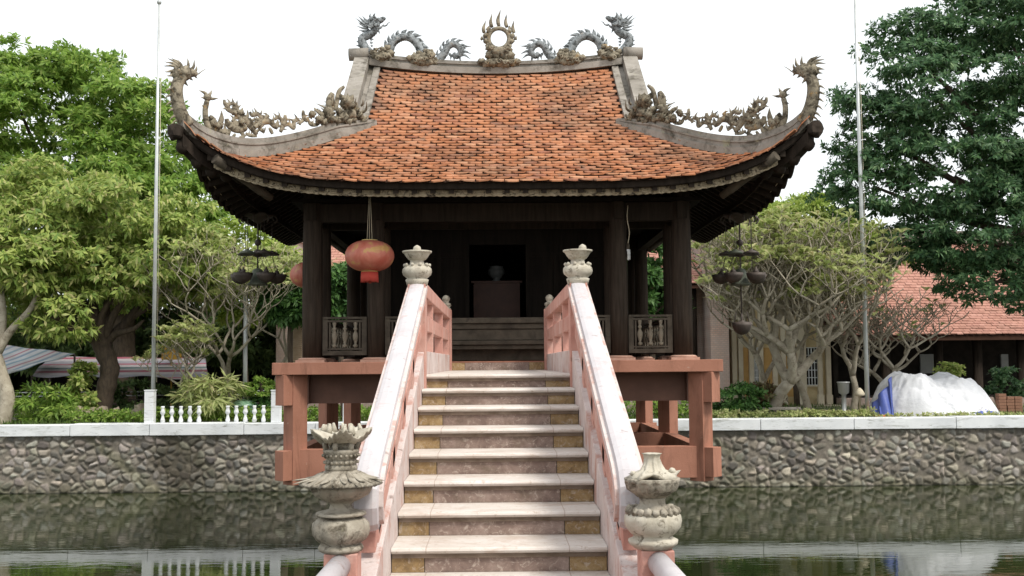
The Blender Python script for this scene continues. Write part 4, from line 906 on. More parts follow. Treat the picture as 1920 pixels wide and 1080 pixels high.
# big bright tree, upper left
by = 33.
bl = [(*at(120, 300, by), 3.3, 3., 2.6), (*at(-30, 250, by), 2.8, 2.6, 2.4), (*at(30, 190, by+1), 2.2, 2.4, 1.7), (*at(150, 190, by+1), 1.9, 2.0, 1.6), (*at(250, 270, by), 1.9, 2., 2.0), (*at(280, 200, by), .9, 1.2, .8), (*at(320, 400, by), 1.7, 2., 2.1), (*at(260, 480, by+.5), 2.2, 2, 1.8), (*at(60, 430, by), 3., 2.4, 2.0), (*at(370, 470, by), .9, 1.2, 1.3), (*at(125, 130, by), .9, .9, .75), (*at(200, 380, by-.8), 2.4, 2.0, 2.0)]
tree('broadleaf_tree', 'tallest bright green tree rising at the upper left behind the tarp awning', 'tree', (-11.6, by, G), [(-11.6, by, G), (-11.5, by, G+2), (-11.7, by, G+4)], (-11.7, by, G+3.6), [b_[:3] for b_ in bl[:9]], .35, bl, (11500, 7, .23, .085, 21), L_BRIGHT, subs=34, sr=.30)
# gnarled mango tree in the middle left
my = 27.5
bl = [(*at(60, 420, my), 1.9, 1.5, 1.2), (*at(200, 400, my), 1.7, 1.4, 1.0), (*at(100, 360, my+.5), 1.4, 1.2, .8), (*at(300, 470, my), 1.5, 1.4, 1.1), (*at(110, 500, my-.6), 1.5, 1.3, .95), (*at(240, 520, my), 1.3, 1.2, .8), (*at(30, 560, my), 1.0, 1.1, .9), (*at(120, 600, my-.9), .75, .8, .65), (*at(380, 500, my+.4), 1.1, 1., 1.0), (*at(-40, 470, my), 1.4, 1.3, 1.2), (*at(350, 420, my+.4), .9, .9, .7)]
tr_ = [at(188, 790, my), at(196, 740, my), at(206, 690, my), at(192, 650, my), at(186, 610, my)]
tree('mango_tree', 'gnarled dark trunked tree with drooping olive leaves beside the left flagpole', 'tree', tuple(tr_[0]), tr_, tr_[-2], [b_[:3] for b_ in bl]+[at(270, 600, my), at(180, 570, my)], .235, bl, (5400, 8, .20, .075, 31), L_OLIVE, droop=1.0, subs=34, sr=.30, spread=.9)
o = MB()
pts = cr([at(2, 800, 26.2), at(14, 750, 26.2), at(2, 700, 26.2), at(-12, 650, 26.2)], 5); o.tube(pts, [.2, .2, .19, .19, .18, .18, .17, .17, .16, .16, .15, .15, .15, .14, .14, .14], 12)
for a in ([at(-5, 660, 26.2), at(20, 620, 26.2), at(60, 575, 26.2), at(78, 520, 26.4)], [at(-5, 660, 26.2), at(6, 600, 26.2), at(2, 520, 26.2)]): pp = cr(a, 5); o.tube(pp, list(np.linspace(.12, .05, len(pp))), 9)
pt_ = thing('pale_trunk_tree', (at(2, 800, 26.2)), 'pale smooth trunk with a forked limb at the far left edge of the garden', 'tree')
o.build('trunk', BARKP, pt_)
V, Fq = leafcloud([(*at(-10, 480, 26.3), 1.3, 1.1, .9), (*at(70, 500, 26.3), 1., .9, .6)], 500, 7, .24, .08, 77, droop=.8); fast('crown', V, Fq, L_OLIVE, pt_)
# frangipani: forked candelabra branches with terminal leaf rosettes
def frangipani(base, h, spreadx, seed, leafy, depth, r0_, label, group, lean=(0, 0), name='frangipani_tree'):
    rs = random.Random(seed); o = thing(name, base, label, 'tree', group); s_ = MB(); tips = []
    def grow(p, d, L, r, k):
        n_ = 3; pts = [np.array(p)]; dd = np.array(d)
        for i in range(n_):
            dd = dd+np.array([rs.uniform(-.32, .32), rs.uniform(-.32, .32), .10]); dd /= np.linalg.norm(dd); pts.append(pts[-1]+dd*L/n_)
        pp = cr(pts, 2); s_.tube(pp, list(np.linspace(max(r, .009), max(r*.74, .008), len(pp))), 7 if k > 3 else 4)
        if k == 0: tips.append((pts[-1], dd)); return
        m_ = 2 if rs.random() < .62 else 3; a0 = rs.random()*6.28
        for i in range(m_):
            a = a0+i*2*pi/m_+rs.uniform(-.4, .4); s2 = np.array([cos(a)*spreadx, sin(a)*.8, rs.uniform(-.2, .75)])
            nd = dd*.55+s2*.75; nd /= np.linalg.norm(nd); grow(pts[-1], nd, L*rs.uniform(.70, .96), r*.70, k-1)
    grow(base, (lean[0], lean[1], 1), h*.24, r0_, depth)
    s_.build('trunk', BARKP, o)
    r = np.random.default_rng(seed); VV = []
    for p, d in tips:
        if r.random() > leafy: continue
        for i in range(r.integers(4, 9)):
            a = r.random()*6.28; e = np.array([cos(a), sin(a), .35+.5*r.random()])+d*.3; e /= np.linalg.norm(e); L = .18+.15*r.random(); wv = np.cross(e, [0, 0, 1]); wv /= np.linalg.norm(wv)+1e-9
            VV += [p, p+e*L*.55+wv*L*.15, p+e*L-np.array([0, 0, L*.3]), p+e*L*.55-wv*L*.15]
    V = np.array(VV); V = V[:len(V)//4*4]; fast('crown', V, np.arange(len(V)).reshape(-1, 4), L_FRANG, o)
    return o
FG = 'frangipani trees along the pond'
frangipani(tuple(at(358, 790, 26.3)), 2.3, 1.1, 3, .95, 6, .065, 'leafy frangipani with pale curved stems behind the white balusters', FG)
frangipani(tuple(at(430, 790, 27.6)), 4.5, .9, 12, .95, 7, .09, 'taller frangipani left of the pavilion behind the grey pole', FG)
frangipani(tuple(at(488, 790, 28.6)), 4.3, .55, 23, .9, 7, .08, 'frangipani crowding the left brick gate wall', FG)
frangipani(tuple(at(1445, 785, 26.8)), 4.7, .95, 15, .8, 8, .19, 'broad grey frangipani with a thick trunk right of the pavilion', FG)
frangipani(tuple(at(1600, 785, 27.2)), 4.6, .8, 6, .8, 7, .10, 'upright frangipani just left of the right flagpole', FG)
frangipani(tuple(at(1665, 785, 28.0)), 3.4, 1.4, 9, .12, 7, .10, 'nearly bare frangipani spreading right over the covered heap', FG, lean=(.5, 0))
frangipani(tuple(at(1520, 785, 28.2)), 4.5, .9, 31, .8, 7, .11, 'frangipani between the broad one and the flagpole in front of the ochre wall', FG)
frangipani(tuple(at(1418, 785, 28.4)), 4.3, .5, 37, .9, 7, .10, 'frangipani hard against the right brick gate wall', FG)
# trees right
ry = 27.
bl = [(*at(1900, 90, ry), 2.3, 2., 1.5), (*at(1760, 190, ry), 1.9, 1.8, 1.5), (*at(1700, 90, ry), 1.1, 1.2, .8), (*at(1660, 260, ry), 1.2, 1.3, 1.0), (*at(1640, 350, ry), 1.3, 1.3, 1.0), (*at(1790, 330, ry), 2.0, 1.8, 1.4), (*at(1920, 260, ry), 1.8, 1.8, 1.6), (*at(1820, 450, ry), 1.6, 1.5, 1.0), (*at(1930, 440, ry-1), 1.6, 1.4, 1.2), (*at(1720, 470, ry), 1.1, 1.1, .7), (*at(1850, 530, ry-.8), 1.0, 1.0, .55), (*at(2050, 300, ry), 2.6, 2, 3.), (*at(1730, 60, ry), .6, .6, .4), (*at(1600, 190, ry), .55, .6, .45), (*at(1990, 550, ry), 1.3, 1.2, .8), (*at(1850, 40, ry), 1.4, 1.3, 1.0), (*at(1920, 20, ry), 1.6, 1.3, 1.2), (*at(1575, 345, ry), .6, .7, .5), (*at(1600, 290, ry), .6, .7, .5)]
tree('evergreen_tree', 'large dark green tree filling the right edge above the tiled roof', 'tree', (16.3, ry, G), [(16.3, ry, G), (16.2, ry, G+2), (16, ry, G+4)], (16, ry, G+3.6), [b_[:3] for b_ in bl[:11]], .38, bl, (13500, 8, .165, .06, 41), L_DARK, subs=30, sr=.32, droop=.3, spread=1.0)
for (px_, py_, Yd, rx, rz_, nm, lb, sd_) in ((1480, 425, 33, 1.6, .9, 'leafy_tree', 'yellow green treetop directly right of the pavilion eave', 51), (1590, 470, 32, 1.3, 1.0, 'leafy_tree', 'yellow green tree in front of the ochre building by the right flagpole', 52), (640, 560, 25.9, .55, .95, 'leafy_tree', 'green tree seen through the left gallery of the pavilion', 53), (545, 560, 27., .55, .6, 'leafy_tree', 'small glossy green tree beside the left corner column', 54), (1222, 545, 26.6, .7, 1.1, 'leafy_tree', 'small tree seen through the right gallery of the pavilion', 55), (460, 500, 31.5, 1.5, 1.5, 'leafy_tree', 'pale green tree behind the left hanging lamp', 56)):
    c_ = at(px_, py_, Yd); zt = c_[2]
    tree(nm, lb, 'tree', (c_[0], Yd, G), [(c_[0]+.1, Yd, G), (c_[0], Yd, (G+zt)/2), (c_[0], Yd, zt-.3)], (c_[0], Yd, zt-.6), [(c_[0]+random.uniform(-.6, .6)*rx, Yd, zt+random.uniform(-.2, .4)*rz_) for q in range(5)], .07, [(c_[0], Yd, zt, rx, rx*.8, rz_), (c_[0]+rx*.6, Yd, zt-.3*rz_, rx*.6, rx*.6, rz_*.6), (c_[0]-rx*.6, Yd, zt-.2*rz_, rx*.6, rx*.6, rz_*.6)], (int(600+600*rx), 8, .24 if Yd > 30 else .20, .07, sd_), {51: L_YG, 52: L_YG, 53: L_GLOSS, 54: L_GLOSS, 55: L_GLOSS, 56: L_YG}[sd_], subs=16, group='smaller trees around the pavilion')
for px_, py_, Yd, rx, rz_, lb, sd_ in ((285, 610, 34.5, 1.7, 1.3, 'dark leafy tree in the gap right of the gnarled trunk', 57), (420, 620, 35, 1.6, 1.3, 'dark leafy tree behind the taller left frangipani', 58), (90, 630, 34.5, 2.0, 1.2, 'dark leafy tree behind the pale blue awning', 59), (200, 640, 35.3, 1.6, 1.1, 'dark leafy tree directly behind the gnarled trunk', 60)):
    c_ = at(px_, py_, Yd); zt = c_[2]
    tree('leafy_tree', lb, 'tree', (c_[0], Yd, G), [(c_[0]+.1, Yd, G), (c_[0], Yd, (G+zt)/2), (c_[0], Yd, zt-.3)], (c_[0], Yd, zt-.6), [(c_[0]+random.uniform(-.6, .6)*rx, Yd, zt+random.uniform(-.2, .4)*rz_) for q in range(5)], .1, [(c_[0], Yd, zt, rx, rx*.7, rz_), (c_[0]+rx*.7, Yd, zt-.3*rz_, rx*.6, rx*.6, rz_*.7), (c_[0]-rx*.7, Yd, zt-.2*rz_, rx*.6, rx*.6, rz_*.7)], (1300, 7, .26, .10, sd_), L_FAR, subs=24, group='dark trees behind the left garden')
# shrubs
def shrub(name, label, cat, c, rx, rz_, n_, ll, lw, lm, seed, group=None, ry_=None, **kw):
    V, Fq = leafcloud([(*c, rx, ry_ or rx*.8, rz_)], n_, 6, ll, lw, seed, **kw)
    return fast(name, V, Fq, lm, org=(c[0], c[1], G), label=label, cat=cat, group=group)
shrub('bush', 'dark green bush against the right leg of the pavilion', 'bush', at(1385, 755, 26.3), .62, .45, 420, .13, .06, L_GLOSS, 61, subs=20)
shrub('bush', 'reddish brown bush beside the stone bench', 'bush', at(1432, 745, 26.9), .4, .3, 220, .12, .05, leafmat('bronze_leaves', [(.10,.06,.03),(.16,.10,.05),(.10,.12,.04)], .2), 62, subs=20)
shrub('bush', 'light green clump at the foot of the pale trunk', 'bush', at(75, 765, 26.8), .9, .42, 420, .20, .05, L_BRIGHT, 63, subs=20)
shrub('bush', 'leafy climber on the left of the gnarled trunk', 'bush', at(158, 735, 27.), .35, .75, 380, .13, .08, L_OLIVE, 64, subs=20)
shrub('bush', 'low dark bush under the striped awning', 'bush', at(255, 750, 29.), .8, .5, 380, .15, .07, L_FAR, 65, subs=20)
shrub('bush', 'strap leaved plant behind the left baluster group', 'bush', at(395, 740, 26.0), .45, .4, 150, .34, .05, L_FRANG, 66, subs=12, droop=.6)
def hedge(label, x0, x1, y, z0, h, dpt, seed, lm, n_):
    r = np.random.default_rng(seed); bl_ = [(x, y+r.uniform(-.05, .05), z0+h*.5, .28, dpt, h*.6*r.uniform(.8, 1.15)) for x in np.arange(x0, x1, .3)]
    V, Fq = leafcloud(bl_, n_, 6, .09, .045, seed, subs=14, sr=.5); return fast('low_hedge', V, Fq, lm, org=((x0+x1)/2, y, z0), label=label, cat='hedge', group='low hedges behind the coping')
xa = at(150, 790, 25.9)[0]; xb = at(600, 790, 25.9)[0]
hedge('clipped low hedge behind the white balusters', xa, xb, 25.95, G, .30, .22, 71, L_BRIGHT, 1500)
xa = at(640, 790, 25.9)[0]; xb = at(1300, 790, 25.9)[0]; hedge('low hedge seen between the pavilion legs', xa, xb, 26.05, G, .34, .22, 72, L_BRIGHT, 1500)
xa = at(1345, 790, 25.9)[0]; xb = at(1640, 790, 25.9)[0]; hedge('ragged green edging plants in front of the stone bench', xa, xb, 25.7, G, .14, .14, 73, L_FRANG, 900)
xa = at(1650, 790, 25.9)[0]; xb = at(1935, 790, 25.9)[0]; hedge('thin weedy fringe in front of the covered heap', xa, xb, 25.55, G, .06, .1, 74, L_FRANG, 260)
r = np.random.default_rng(8); N = 16000; P = np.stack([r.uniform(-17, 17, N), 25.5+r.random(N)**1.5*9, np.full(N, G)], 1); k_ = (np.sin(P[:, 0]*1.1)+np.sin(P[:, 1]*1.7+P[:, 0]*.4)) > -.3; P = P[k_]; N = len(P)
D = np.stack([r.uniform(-.06, .06, N), r.uniform(-.06, .06, N), r.uniform(.05, .17, N)], 1); W_ = np.stack([r.uniform(.008, .02, N), r.uniform(-.01, .01, N), np.zeros(N)], 1)
fast('grass', np.stack([P-W_, P+W_, P+D], 1).reshape(-1, 3), np.arange(N*3).reshape(-1, 3), GRASS, kind='stuff', label='thin grass and weeds on the far bank', cat='grass')
# rocks
for i, (px_, py_, Yd, s0) in enumerate(((262, 760, 26.6, .28), (212, 775, 26.5, .22), (158, 770, 26.7, .26), (188, 745, 26.9, .25), (290, 755, 27.2, .22), (130, 752, 27.4, .22), (236, 745, 27.2, .18))):
    c_ = at(px_, 786, Yd); s_ = MB(); s_.lump((c_[0], Yd, G+s0*.6), s0, .35, 2.5, 0, 18, (1.2, 1, .9))
    s_.build('garden_rock', ROCK, org=(c_[0], Yd, G), label=('rounded grey garden rock right of the gnarled trunk', 'small brown rock at the front of the trunk base', 'brown rock left of the gnarled trunk', 'rock pressed against the back of the trunk', 'pale upright rock beside the white balustrade post', 'leftmost rock of the planting around the trunk', 'smallest rock between trunk and hedge')[i], cat='rock', group='rocks around the gnarled tree')
# ------------------------------------------------------------------ balustrade on the coping
wb = thing('white_balustrade', (at(400, 790, 25.15)[0], 25.15, CAPZ), 'white painted posts and ten short balusters standing on the left coping', 'balustrade')
for px_, w_ in ((281, .105), (518, .105)):
    x = at(px_, 790, 25.15)[0]; s_ = MB(); s_.box(x-w_, x+w_, 25.05, 25.26, CAPZ-.003, U(px_, 733, 25.15)[2]); s_.box(x-w_-.012, x+w_+.012, 25.04, 25.27, U(px_, 733, 25.15)[2], U(px_, 731, 25.15)[2]); s_.build('post', WHITE, wb, bevel=.006)
x0 = None
for px_ in (305, 322, 339, 356, 373, 427, 443, 460, 477, 494):
    x = at(px_, 790, 25.15)[0]; s_ = MB(); s_.lathe((x, 25.15, CAPZ-.004), [(.035,0),(.05,.03),(.055,.07),(.04,.12),(.028,.17),(.03,.20),(.055,.235),(.058,.27),(.042,.31),(.034,.35),(.045,.38),(.04,.40)], 12); s_.build('baluster', WHITE, wb)
s_ = MB(); x = at(648, 790, 25.15)[0]; s_.box(x-.06, x+.06, 25.1, 25.22, CAPZ-.003, U(648, 752, 25.15)[2]); s_.box(x-.07, x+.07, 25.09, 25.23, U(648, 752, 25.15)[2], U(648, 750, 25.15)[2]); s_.build('stone_post', WHITE, org=(x, 25.15, CAPZ), label='slim white post on the coping seen under the pavilion', cat='post', bevel=.005)
# flagpoles and lamp pole
for pb, ptop, Yd, rr0, lb in (((287, 740), 8, 25.5, .045, 'tall thin silver flagpole with a ball finial left of the pavilion'), ((1627, 770), -60, 26.0, .05, 'tall thin silver flagpole right of the pavilion running out of the top of the frame')):
    b0 = U(*pb, Yd); zt = U(pb[0], ptop, Yd)[2]; o = thing('flagpole', (b0[0], Yd, G), lb, 'flagpole', 'flagpoles on the far bank')
    s_ = MB(); s_.tube([(b0[0], Yd, G), (b0[0], Yd, lerp(G, zt, .5)), (b0[0], Yd, zt)], [rr0*1.15, rr0, rr0*.6], 12); s_.build('pole', STEEL, o)
    s_ = MB(); s_.lump((b0[0], Yd, zt+.05), .06, 0); s_.build('ball_finial', STEEL, o)
    s_ = MB(); s_.tube([(b0[0]+.08, Yd, G+1), (b0[0]+.07, Yd, zt-.1)], .006, 5); s_.build('halyard', CREAM, o)
b0 = U(459, 770, 27.0); s_ = MB(); s_.tube([(b0[0], 27., G), (b0[0], 27., U(459, 545, 27.)[2])], .055, 12); s_.lathe((b0[0], 27., U(459, 545, 27.)[2]), [(.055, 0), (.07, .01), (.07, .04), (.03, .07)], 12); s_.build('steel_pole', STEEL, org=(b0[0], 27., G), label='short grey steel pole left of the pavilion', cat='pole')
# topiary and glazed jar
b0 = U(488, 790, 26.6); tz = lambda py: U(488, py, 26.6)[2]
tp_ = thing('topiary_bush', (b0[0], 26.6, G), 'two tier cloud pruned topiary bush beside the white end post', 'topiary')
s_ = MB(); s_.tube([(b0[0], 26.6, G), (b0[0]+.03, 26.6, tz(740)), (b0[0], 26.6, tz(715))], [.06, .045, .03], 8); s_.build('trunk', BARK, tp_)
V1, F1_ = leafcloud([(b0[0], 26.6, tz(735), .42, .4, .36)], 520, 6, .075, .045, 81, subs=60, sr=.22, shell=.8); V1[:, 2] = np.maximum(V1[:, 2], tz(743)); fast('crown', V1, F1_, L_BRIGHT, tp_)
V1, F1_ = leafcloud([(b0[0]+.02, 26.6, tz(760), .46, .4, .17)], 420, 6, .075, .045, 82, subs=50, sr=.25, shell=.8); fast('lower_crown', V1, F1_, L_GLOSS, tp_)
b0 = U(458, 790, 26.4); s_ = MB(); s_.lathe((b0[0], 26.4, G), [(.16,0),(.20,.03),(.30,.18),(.33,.32),(.31,.38),(.34,.40),(.33,.43),(.24,.50),(.10,.55),(.04,.56)], 28); s_.build('glazed_jar', GREENPOT, org=(b0[0], 26.4, G), label='squat pale green glazed jar in front of the topiary bush', cat='jar')
# dark rail fence behind, left
fx0, fx1 = at(20, 780, 31.)[0], at(500, 780, 31.)[0]
fo = thing('rail_fence', ((fx0+fx1)/2, 31., G), 'low dark metal fence of thin horizontal rails under the awning', 'fence')
for x in np.arange(fx0, fx1+.1, 1.9): s_ = MB(); s_.box(x-.03, x+.03, 30.97, 31.03, G, U(200, 732, 31.)[2]); s_.build('post', IRON, fo)
for py in (735, 742, 750, 758, 766): s_ = MB(); z = U(200, py, 31.)[2]; s_.tube([(fx0, 31, z), (fx1, 31, z)], .017, 6); s_.build('rail', STEEL if py < 745 else IRON, fo)
# striped awnings
def stripes(name, cols, k, ang=0):
    m = bpy.data.materials.new(name); n, l, b = nodes(m); tc = n.new('ShaderNodeTexCoord').outputs['Object']
    mp = n.new('ShaderNodeMapping'); mp.inputs['Rotation'].default_value = (0, ang, 0); l.new(tc, mp.inputs[0]); sx = n.new('ShaderNodeSeparateXYZ'); l.new(mp.outputs[0], sx.inputs[0])
    a = n.new('ShaderNodeMath'); a.operation = 'MULTIPLY'; a.inputs[1].default_value = k; l.new(sx.outputs[2], a.inputs[0]); f = n.new('ShaderNodeMath'); f.operation = 'FRACT'; l.new(a.outputs[0], f.inputs[0])
    r_ = n.new('ShaderNodeValToRGB'); r_.color_ramp.interpolation = 'CONSTANT'; e = r_.color_ramp.elements
    while len(e) < len(cols): e.new(.5)
    for i, (p_, c) in enumerate(cols): e[i].position = p_; e[i].color = (*c, 1)
    l.new(f.outputs[0], r_.inputs[0]); c = mixc(n, l, ramp(n, l, noise(n, l, tc, 2, 4), [(.4, (0, 0, 0)), (.8, (.6, .6, .6))]), r_.outputs[0], (.30, .27, .26)); l.new(c, b.inputs['Base Color']); b.inputs['Roughness'].default_value = .6
    return m
S1 = stripes('striped_tarp', [(0, (.42,.39,.42)), (.16, (.30,.07,.11)), (.30, (.40,.37,.40)), (.42, (.05,.12,.13)), (.52, (.45,.41,.44)), (.70, (.33,.09,.14)), (.80, (.30,.29,.35))], 2.6)
S2 = stripes('pale_blue_tarp', [(0, (.62,.62,.66)), (.25, (.24,.32,.44)), (.4, (.62,.60,.62)), (.55, (.46,.20,.26)), (.65, (.60,.60,.64)), (.85, (.25,.36,.46))], 2.2, .55)
def sheet(name, quad, mat, label, sag=.12, nn=28, poles=()):
    q = [np.array(p, float) for p in quad]; Pg = np.zeros((nn, nn, 3)); ph = random.random()*6
    for i in range(nn):
        for j in range(nn):
            s0, t0 = i/(nn-1), j/(nn-1); p = (q[0]*(1-s0)+q[1]*s0)*(1-t0)+(q[3]*(1-s0)+q[2]*s0)*t0
            p = p+np.array([0, 0, -sag*sin(pi*s0)*sin(pi*t0)+.03*sin(s0*17+ph+t0*4)*(.4+t0)+.02*sin(t0*13+ph)]); Pg[i, j] = p
    o = thing(name, tuple((q[0]+q[2])/2*np.array([1, 1, 0])+np.array([0, 0, G])), label, 'awning', 'tarp awnings at the left')
    s_ = MB(); s_.grid(Pg); c_ = s_.build('tarp_sheet', mat, o); md = c_.modifiers.new('solid', 'SOLIDIFY'); md.thickness = .012
    for p in poles: s_ = MB(); s_.tube([(p[0], p[1], G), tuple(p)], .03, 8); s_.build('pole', IRON, o)
q = [at(95, 668, 31.5), at(385, 670, 31.5), at(390, 708, 29.2), at(60, 704, 29.2)]; sheet('awning', q, S1, 'long red green and white striped tarp awning behind the gnarled tree', .05, poles=(q[0], q[1], q[3]))
q = [at(-60, 640, 30.5), at(140, 664, 30.), at(15, 702, 28.3), at(-90, 690, 28.3)]; sheet('awning', q, S2, 'pale blue and white striped tarp awning at the left edge', .12, poles=(q[1], q[2]))
# dark stall volume and walls behind the left garden
sh = thing('garden_shed', (-9, 38, G), 'low dark open shed in the shade behind the left garden', 'shed')
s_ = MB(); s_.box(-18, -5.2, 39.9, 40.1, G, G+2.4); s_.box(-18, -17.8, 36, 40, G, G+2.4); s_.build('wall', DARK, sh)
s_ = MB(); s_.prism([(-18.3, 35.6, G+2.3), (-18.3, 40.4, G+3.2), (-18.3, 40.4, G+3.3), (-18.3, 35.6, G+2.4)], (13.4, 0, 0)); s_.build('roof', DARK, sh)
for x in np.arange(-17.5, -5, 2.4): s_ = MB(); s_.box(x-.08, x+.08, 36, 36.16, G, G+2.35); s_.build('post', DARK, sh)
s_ = MB(); c_ = at(322, 660, 30.6); s_.box(c_[0]-.28, c_[0]+.28, 30.55, 30.6, c_[2]-.22, c_[2]+.25); s_.box(c_[0]-.02, c_[0]+.02, 30.57, 30.61, G, c_[2]-.2); s_.build('yellow_board', pm('amber_board', (.42,.24,.04), (.50,.30,.06), 3), org=(c_[0], 30.58, G), label='small amber yellow board on a post among the frangipani stems', cat='board', bevel=.01)
# ------------------------------------------------------------------ temple hall behind the pavilion
def tiled(mb, x0, x1, y0, z0, y1, z1, tw=.2, tv=.16, curve=.10):
    L = sqrt((y1-y0)**2+(z1-z0)**2); nr = int(L/tv); nx = int((x1-x0)/tw)
    for i in range(nr):
        t0 = i/nr; t1 = (i+1.25)/nr
        f = lambda t: (lerp(y0, y1, t), lerp(z0, z1, t)-curve*sin(pi*min(t, 1)))
        for j in range(nx+1):
            x = x0+(j+.5*(i % 2))*tw
            if x+tw*.5 > x1+.05: continue
            ya, za = f(t0); yb_, zb2 = f(t1); d = random.uniform(.02, .045)
            mb.add([(x+.006, ya, za+d), (x+tw-.006, ya, za+d), (x+tw-.004, yb_, zb2), (x+.004, yb_, zb2), (x+.006, ya, za+d-.03), (x+tw-.006, ya, za+d-.03)], [(0, 1, 2, 3), (4, 5, 1, 0)])
TY = 33.
th_ = thing('temple_hall', (0, TY, G), 'brick gabled temple hall with red tiled roof directly behind the pavilion', 'temple')
xl0, xl1 = U(518, 600, TY)[0], U(556, 600, TY)[0]; xr0, xr1 = U(1332, 600, TY)[0], U(1366, 600, TY)[0]
brick_m = bpy.data.materials.new('worn_brick'); n, l, b = nodes(brick_m); tc = n.new('ShaderNodeTexCoord').outputs['Object']
mp = n.new('ShaderNodeMapping'); mp.inputs['Rotation'].default_value = (R(90), 0, 0); l.new(tc, mp.inputs[0]); bt = n.new('ShaderNodeTexBrick'); l.new(mp.outputs[0], bt.inputs[0])
bt.inputs['Scale'].default_value = 4; bt.inputs['Color1'].default_value = (.37, .25, .21, 1); bt.inputs['Color2'].default_value = (.44, .31, .26, 1); bt.inputs['Mortar'].default_value = (.26, .23, .2, 1); bt.inputs['Mortar Size'].default_value = .03
c = mixc(n, l, ramp(n, l, noise(n, l, tc, 1.5, 5), [(.4, (0,0,0)), (.7, (.8,.8,.8))]), bt.outputs[0], (.34, .31, .29)); l.new(c, b.inputs['Base Color']); b.inputs['Roughness'].default_value = .9
for xa, xb, sg in ((xl0, xl1, -1), (xr0, xr1, 1)):
    zt = U(1348, 445, TY)[2]
    s_ = MB(); s_.prism([(xa, TY, G), (xa, TY, zt), (xa, TY+1.2, zt), (xa, TY+4.5, zt+2.0), (xa, TY+8, zt), (xa, TY+9, zt), (xa, TY+9, G)], (xb-xa, 0, 0)); wl = s_.build('gable_wall', brick_m, th_)
    s_ = MB(); s_.box(xa-.08, xb+.08, TY-.08, TY+1.3, zt, zt+.12); s_.box(xa-.03, xb+.03, TY-.03, TY+1.2, zt+.12, zt+.3)
    s_.prism([(xa-.06, TY+1.1, zt+.1), (xa-.06, TY+1.1, zt+.28), (xa-.06, TY+4.5, zt+2.3), (xa-.06, TY+8, zt+.28), (xa-.06, TY+8, zt+.1), (xa-.06, TY+4.5, zt+2.08)], (xb-xa+.12, 0, 0)); s_.build('coping', WHITE, wl)
ze_ = U(1310, 532, TY+.6)[2]
s_ = MB(); tiled(s_, xl1+.02, xr0-.02, TY+.3, ze_, TY+4.5, ze_+2.3, .24, .2); s_.build('roof', BROOF, th_)
s_ = MB(); s_.prism([(xl1, TY+.35, ze_-.08), (xl1, TY+4.5, ze_+2.2), (xl1, TY+8.6, ze_-.1), (xl1, TY+8.6, ze_-.2), (xl1, TY+4.5, ze_+2.1), (xl1, TY+.35, ze_-.16)], (xr0-xl1, 0, 0)); s_.build('roof_deck', TILEBACK, th_)
s_ = MB(); s_.box(xl1, xr0, TY+4.4, TY+4.6, ze_+2.2, ze_+2.6); s_.build('ridge', RIDGE, th_)
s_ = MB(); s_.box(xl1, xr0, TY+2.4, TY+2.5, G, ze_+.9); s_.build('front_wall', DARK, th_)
for x in np.linspace(xl1+.4, xr0-.4, 7): s_ = MB(); s_.lathe((x, TY+.9, G), [(.15, 0), (.15, ze_-G+.15)], 14); s_.build('column', WOOD, th_)
s_ = MB(); s_.box(xl1+.3, xr0-.3, TY+.2, TY+2.4, G, G+.18); s_.build('plinth', BRICK, th_)
for k in range(22):                       # small stacked roof tiles along the left wall edge
    z = U(560, 676-k*3.6, TY-.5)[2]; 
s_ = MB(); x = U(558, 600, 28.)[0]; z0 = G; k = 0
while z0+k*.055 < U(558, 560, 28.)[2]: s_.box(x-.16+random.uniform(-.02, .02), x+.18+random.uniform(-.02, .02), 27.9, 28.15, z0+k*.055, z0+k*.055+.032); k += 1
s_.box(x-.10, x+.10, 27.95, 28.1, G, z0+k*.055-.03); s_.build('tile_stack', pm('old_tiles', (.36,.26,.17), (.46,.35,.25), 8), org=(x, 28, G), label='tall stack of thin old roof tiles beside the left corner column', cat='tile stack')
# ------------------------------------------------------------------ ochre building and red roofed hall at the right
oy = 34.; ob = thing('ochre_building', (U(1470, 700, oy)[0], oy, G), 'faded ochre building with pilasters and small white windows behind the grey frangipani', 'building')
x0, x1 = U(1372, 700, oy)[0], U(1556, 700, oy)[0]; zt = U(1450, 500, oy)[2]
s_ = MB(); s_.box(x0, x1, oy, oy+4, G, zt); s_.build('wall', YEL, ob)
s_ = MB(); s_.box(x0-.2, x1+.2, oy-.25, oy+4.2, zt, zt+.15); s_.box(x0-.1, x1+.1, oy-.12, oy+4.1, zt-.2, zt-.002); s_.build('cornice', CREAM, ob)
s_ = MB(); tiled(s_, x0-.3, x1+.3, oy-.3, zt+.18, oy+2.2, zt+1.3, .22, .2); s_.build('roof', BROOF, ob)
ORP = pm('orange_door_paint', (.50,.30,.10), (.60,.38,.15), 4, .6, .2)
for px_ in (1376, 1388, 1408, 1426, 1452, 1468, 1498, 1506, 1536, 1552): x = U(px_, 700, oy)[0]; s_ = MB(); s_.box(x-.075, x+.075, oy-.14, oy-.001, G, zt-.21); s_.box(x-.10, x+.10, oy-.17, oy-.002, G, G+.3); s_.box(x-.10, x+.10, oy-.17, oy-.002, zt-.4, zt-.22); s_.build('pilaster', CREAM, ob, bevel=.01)
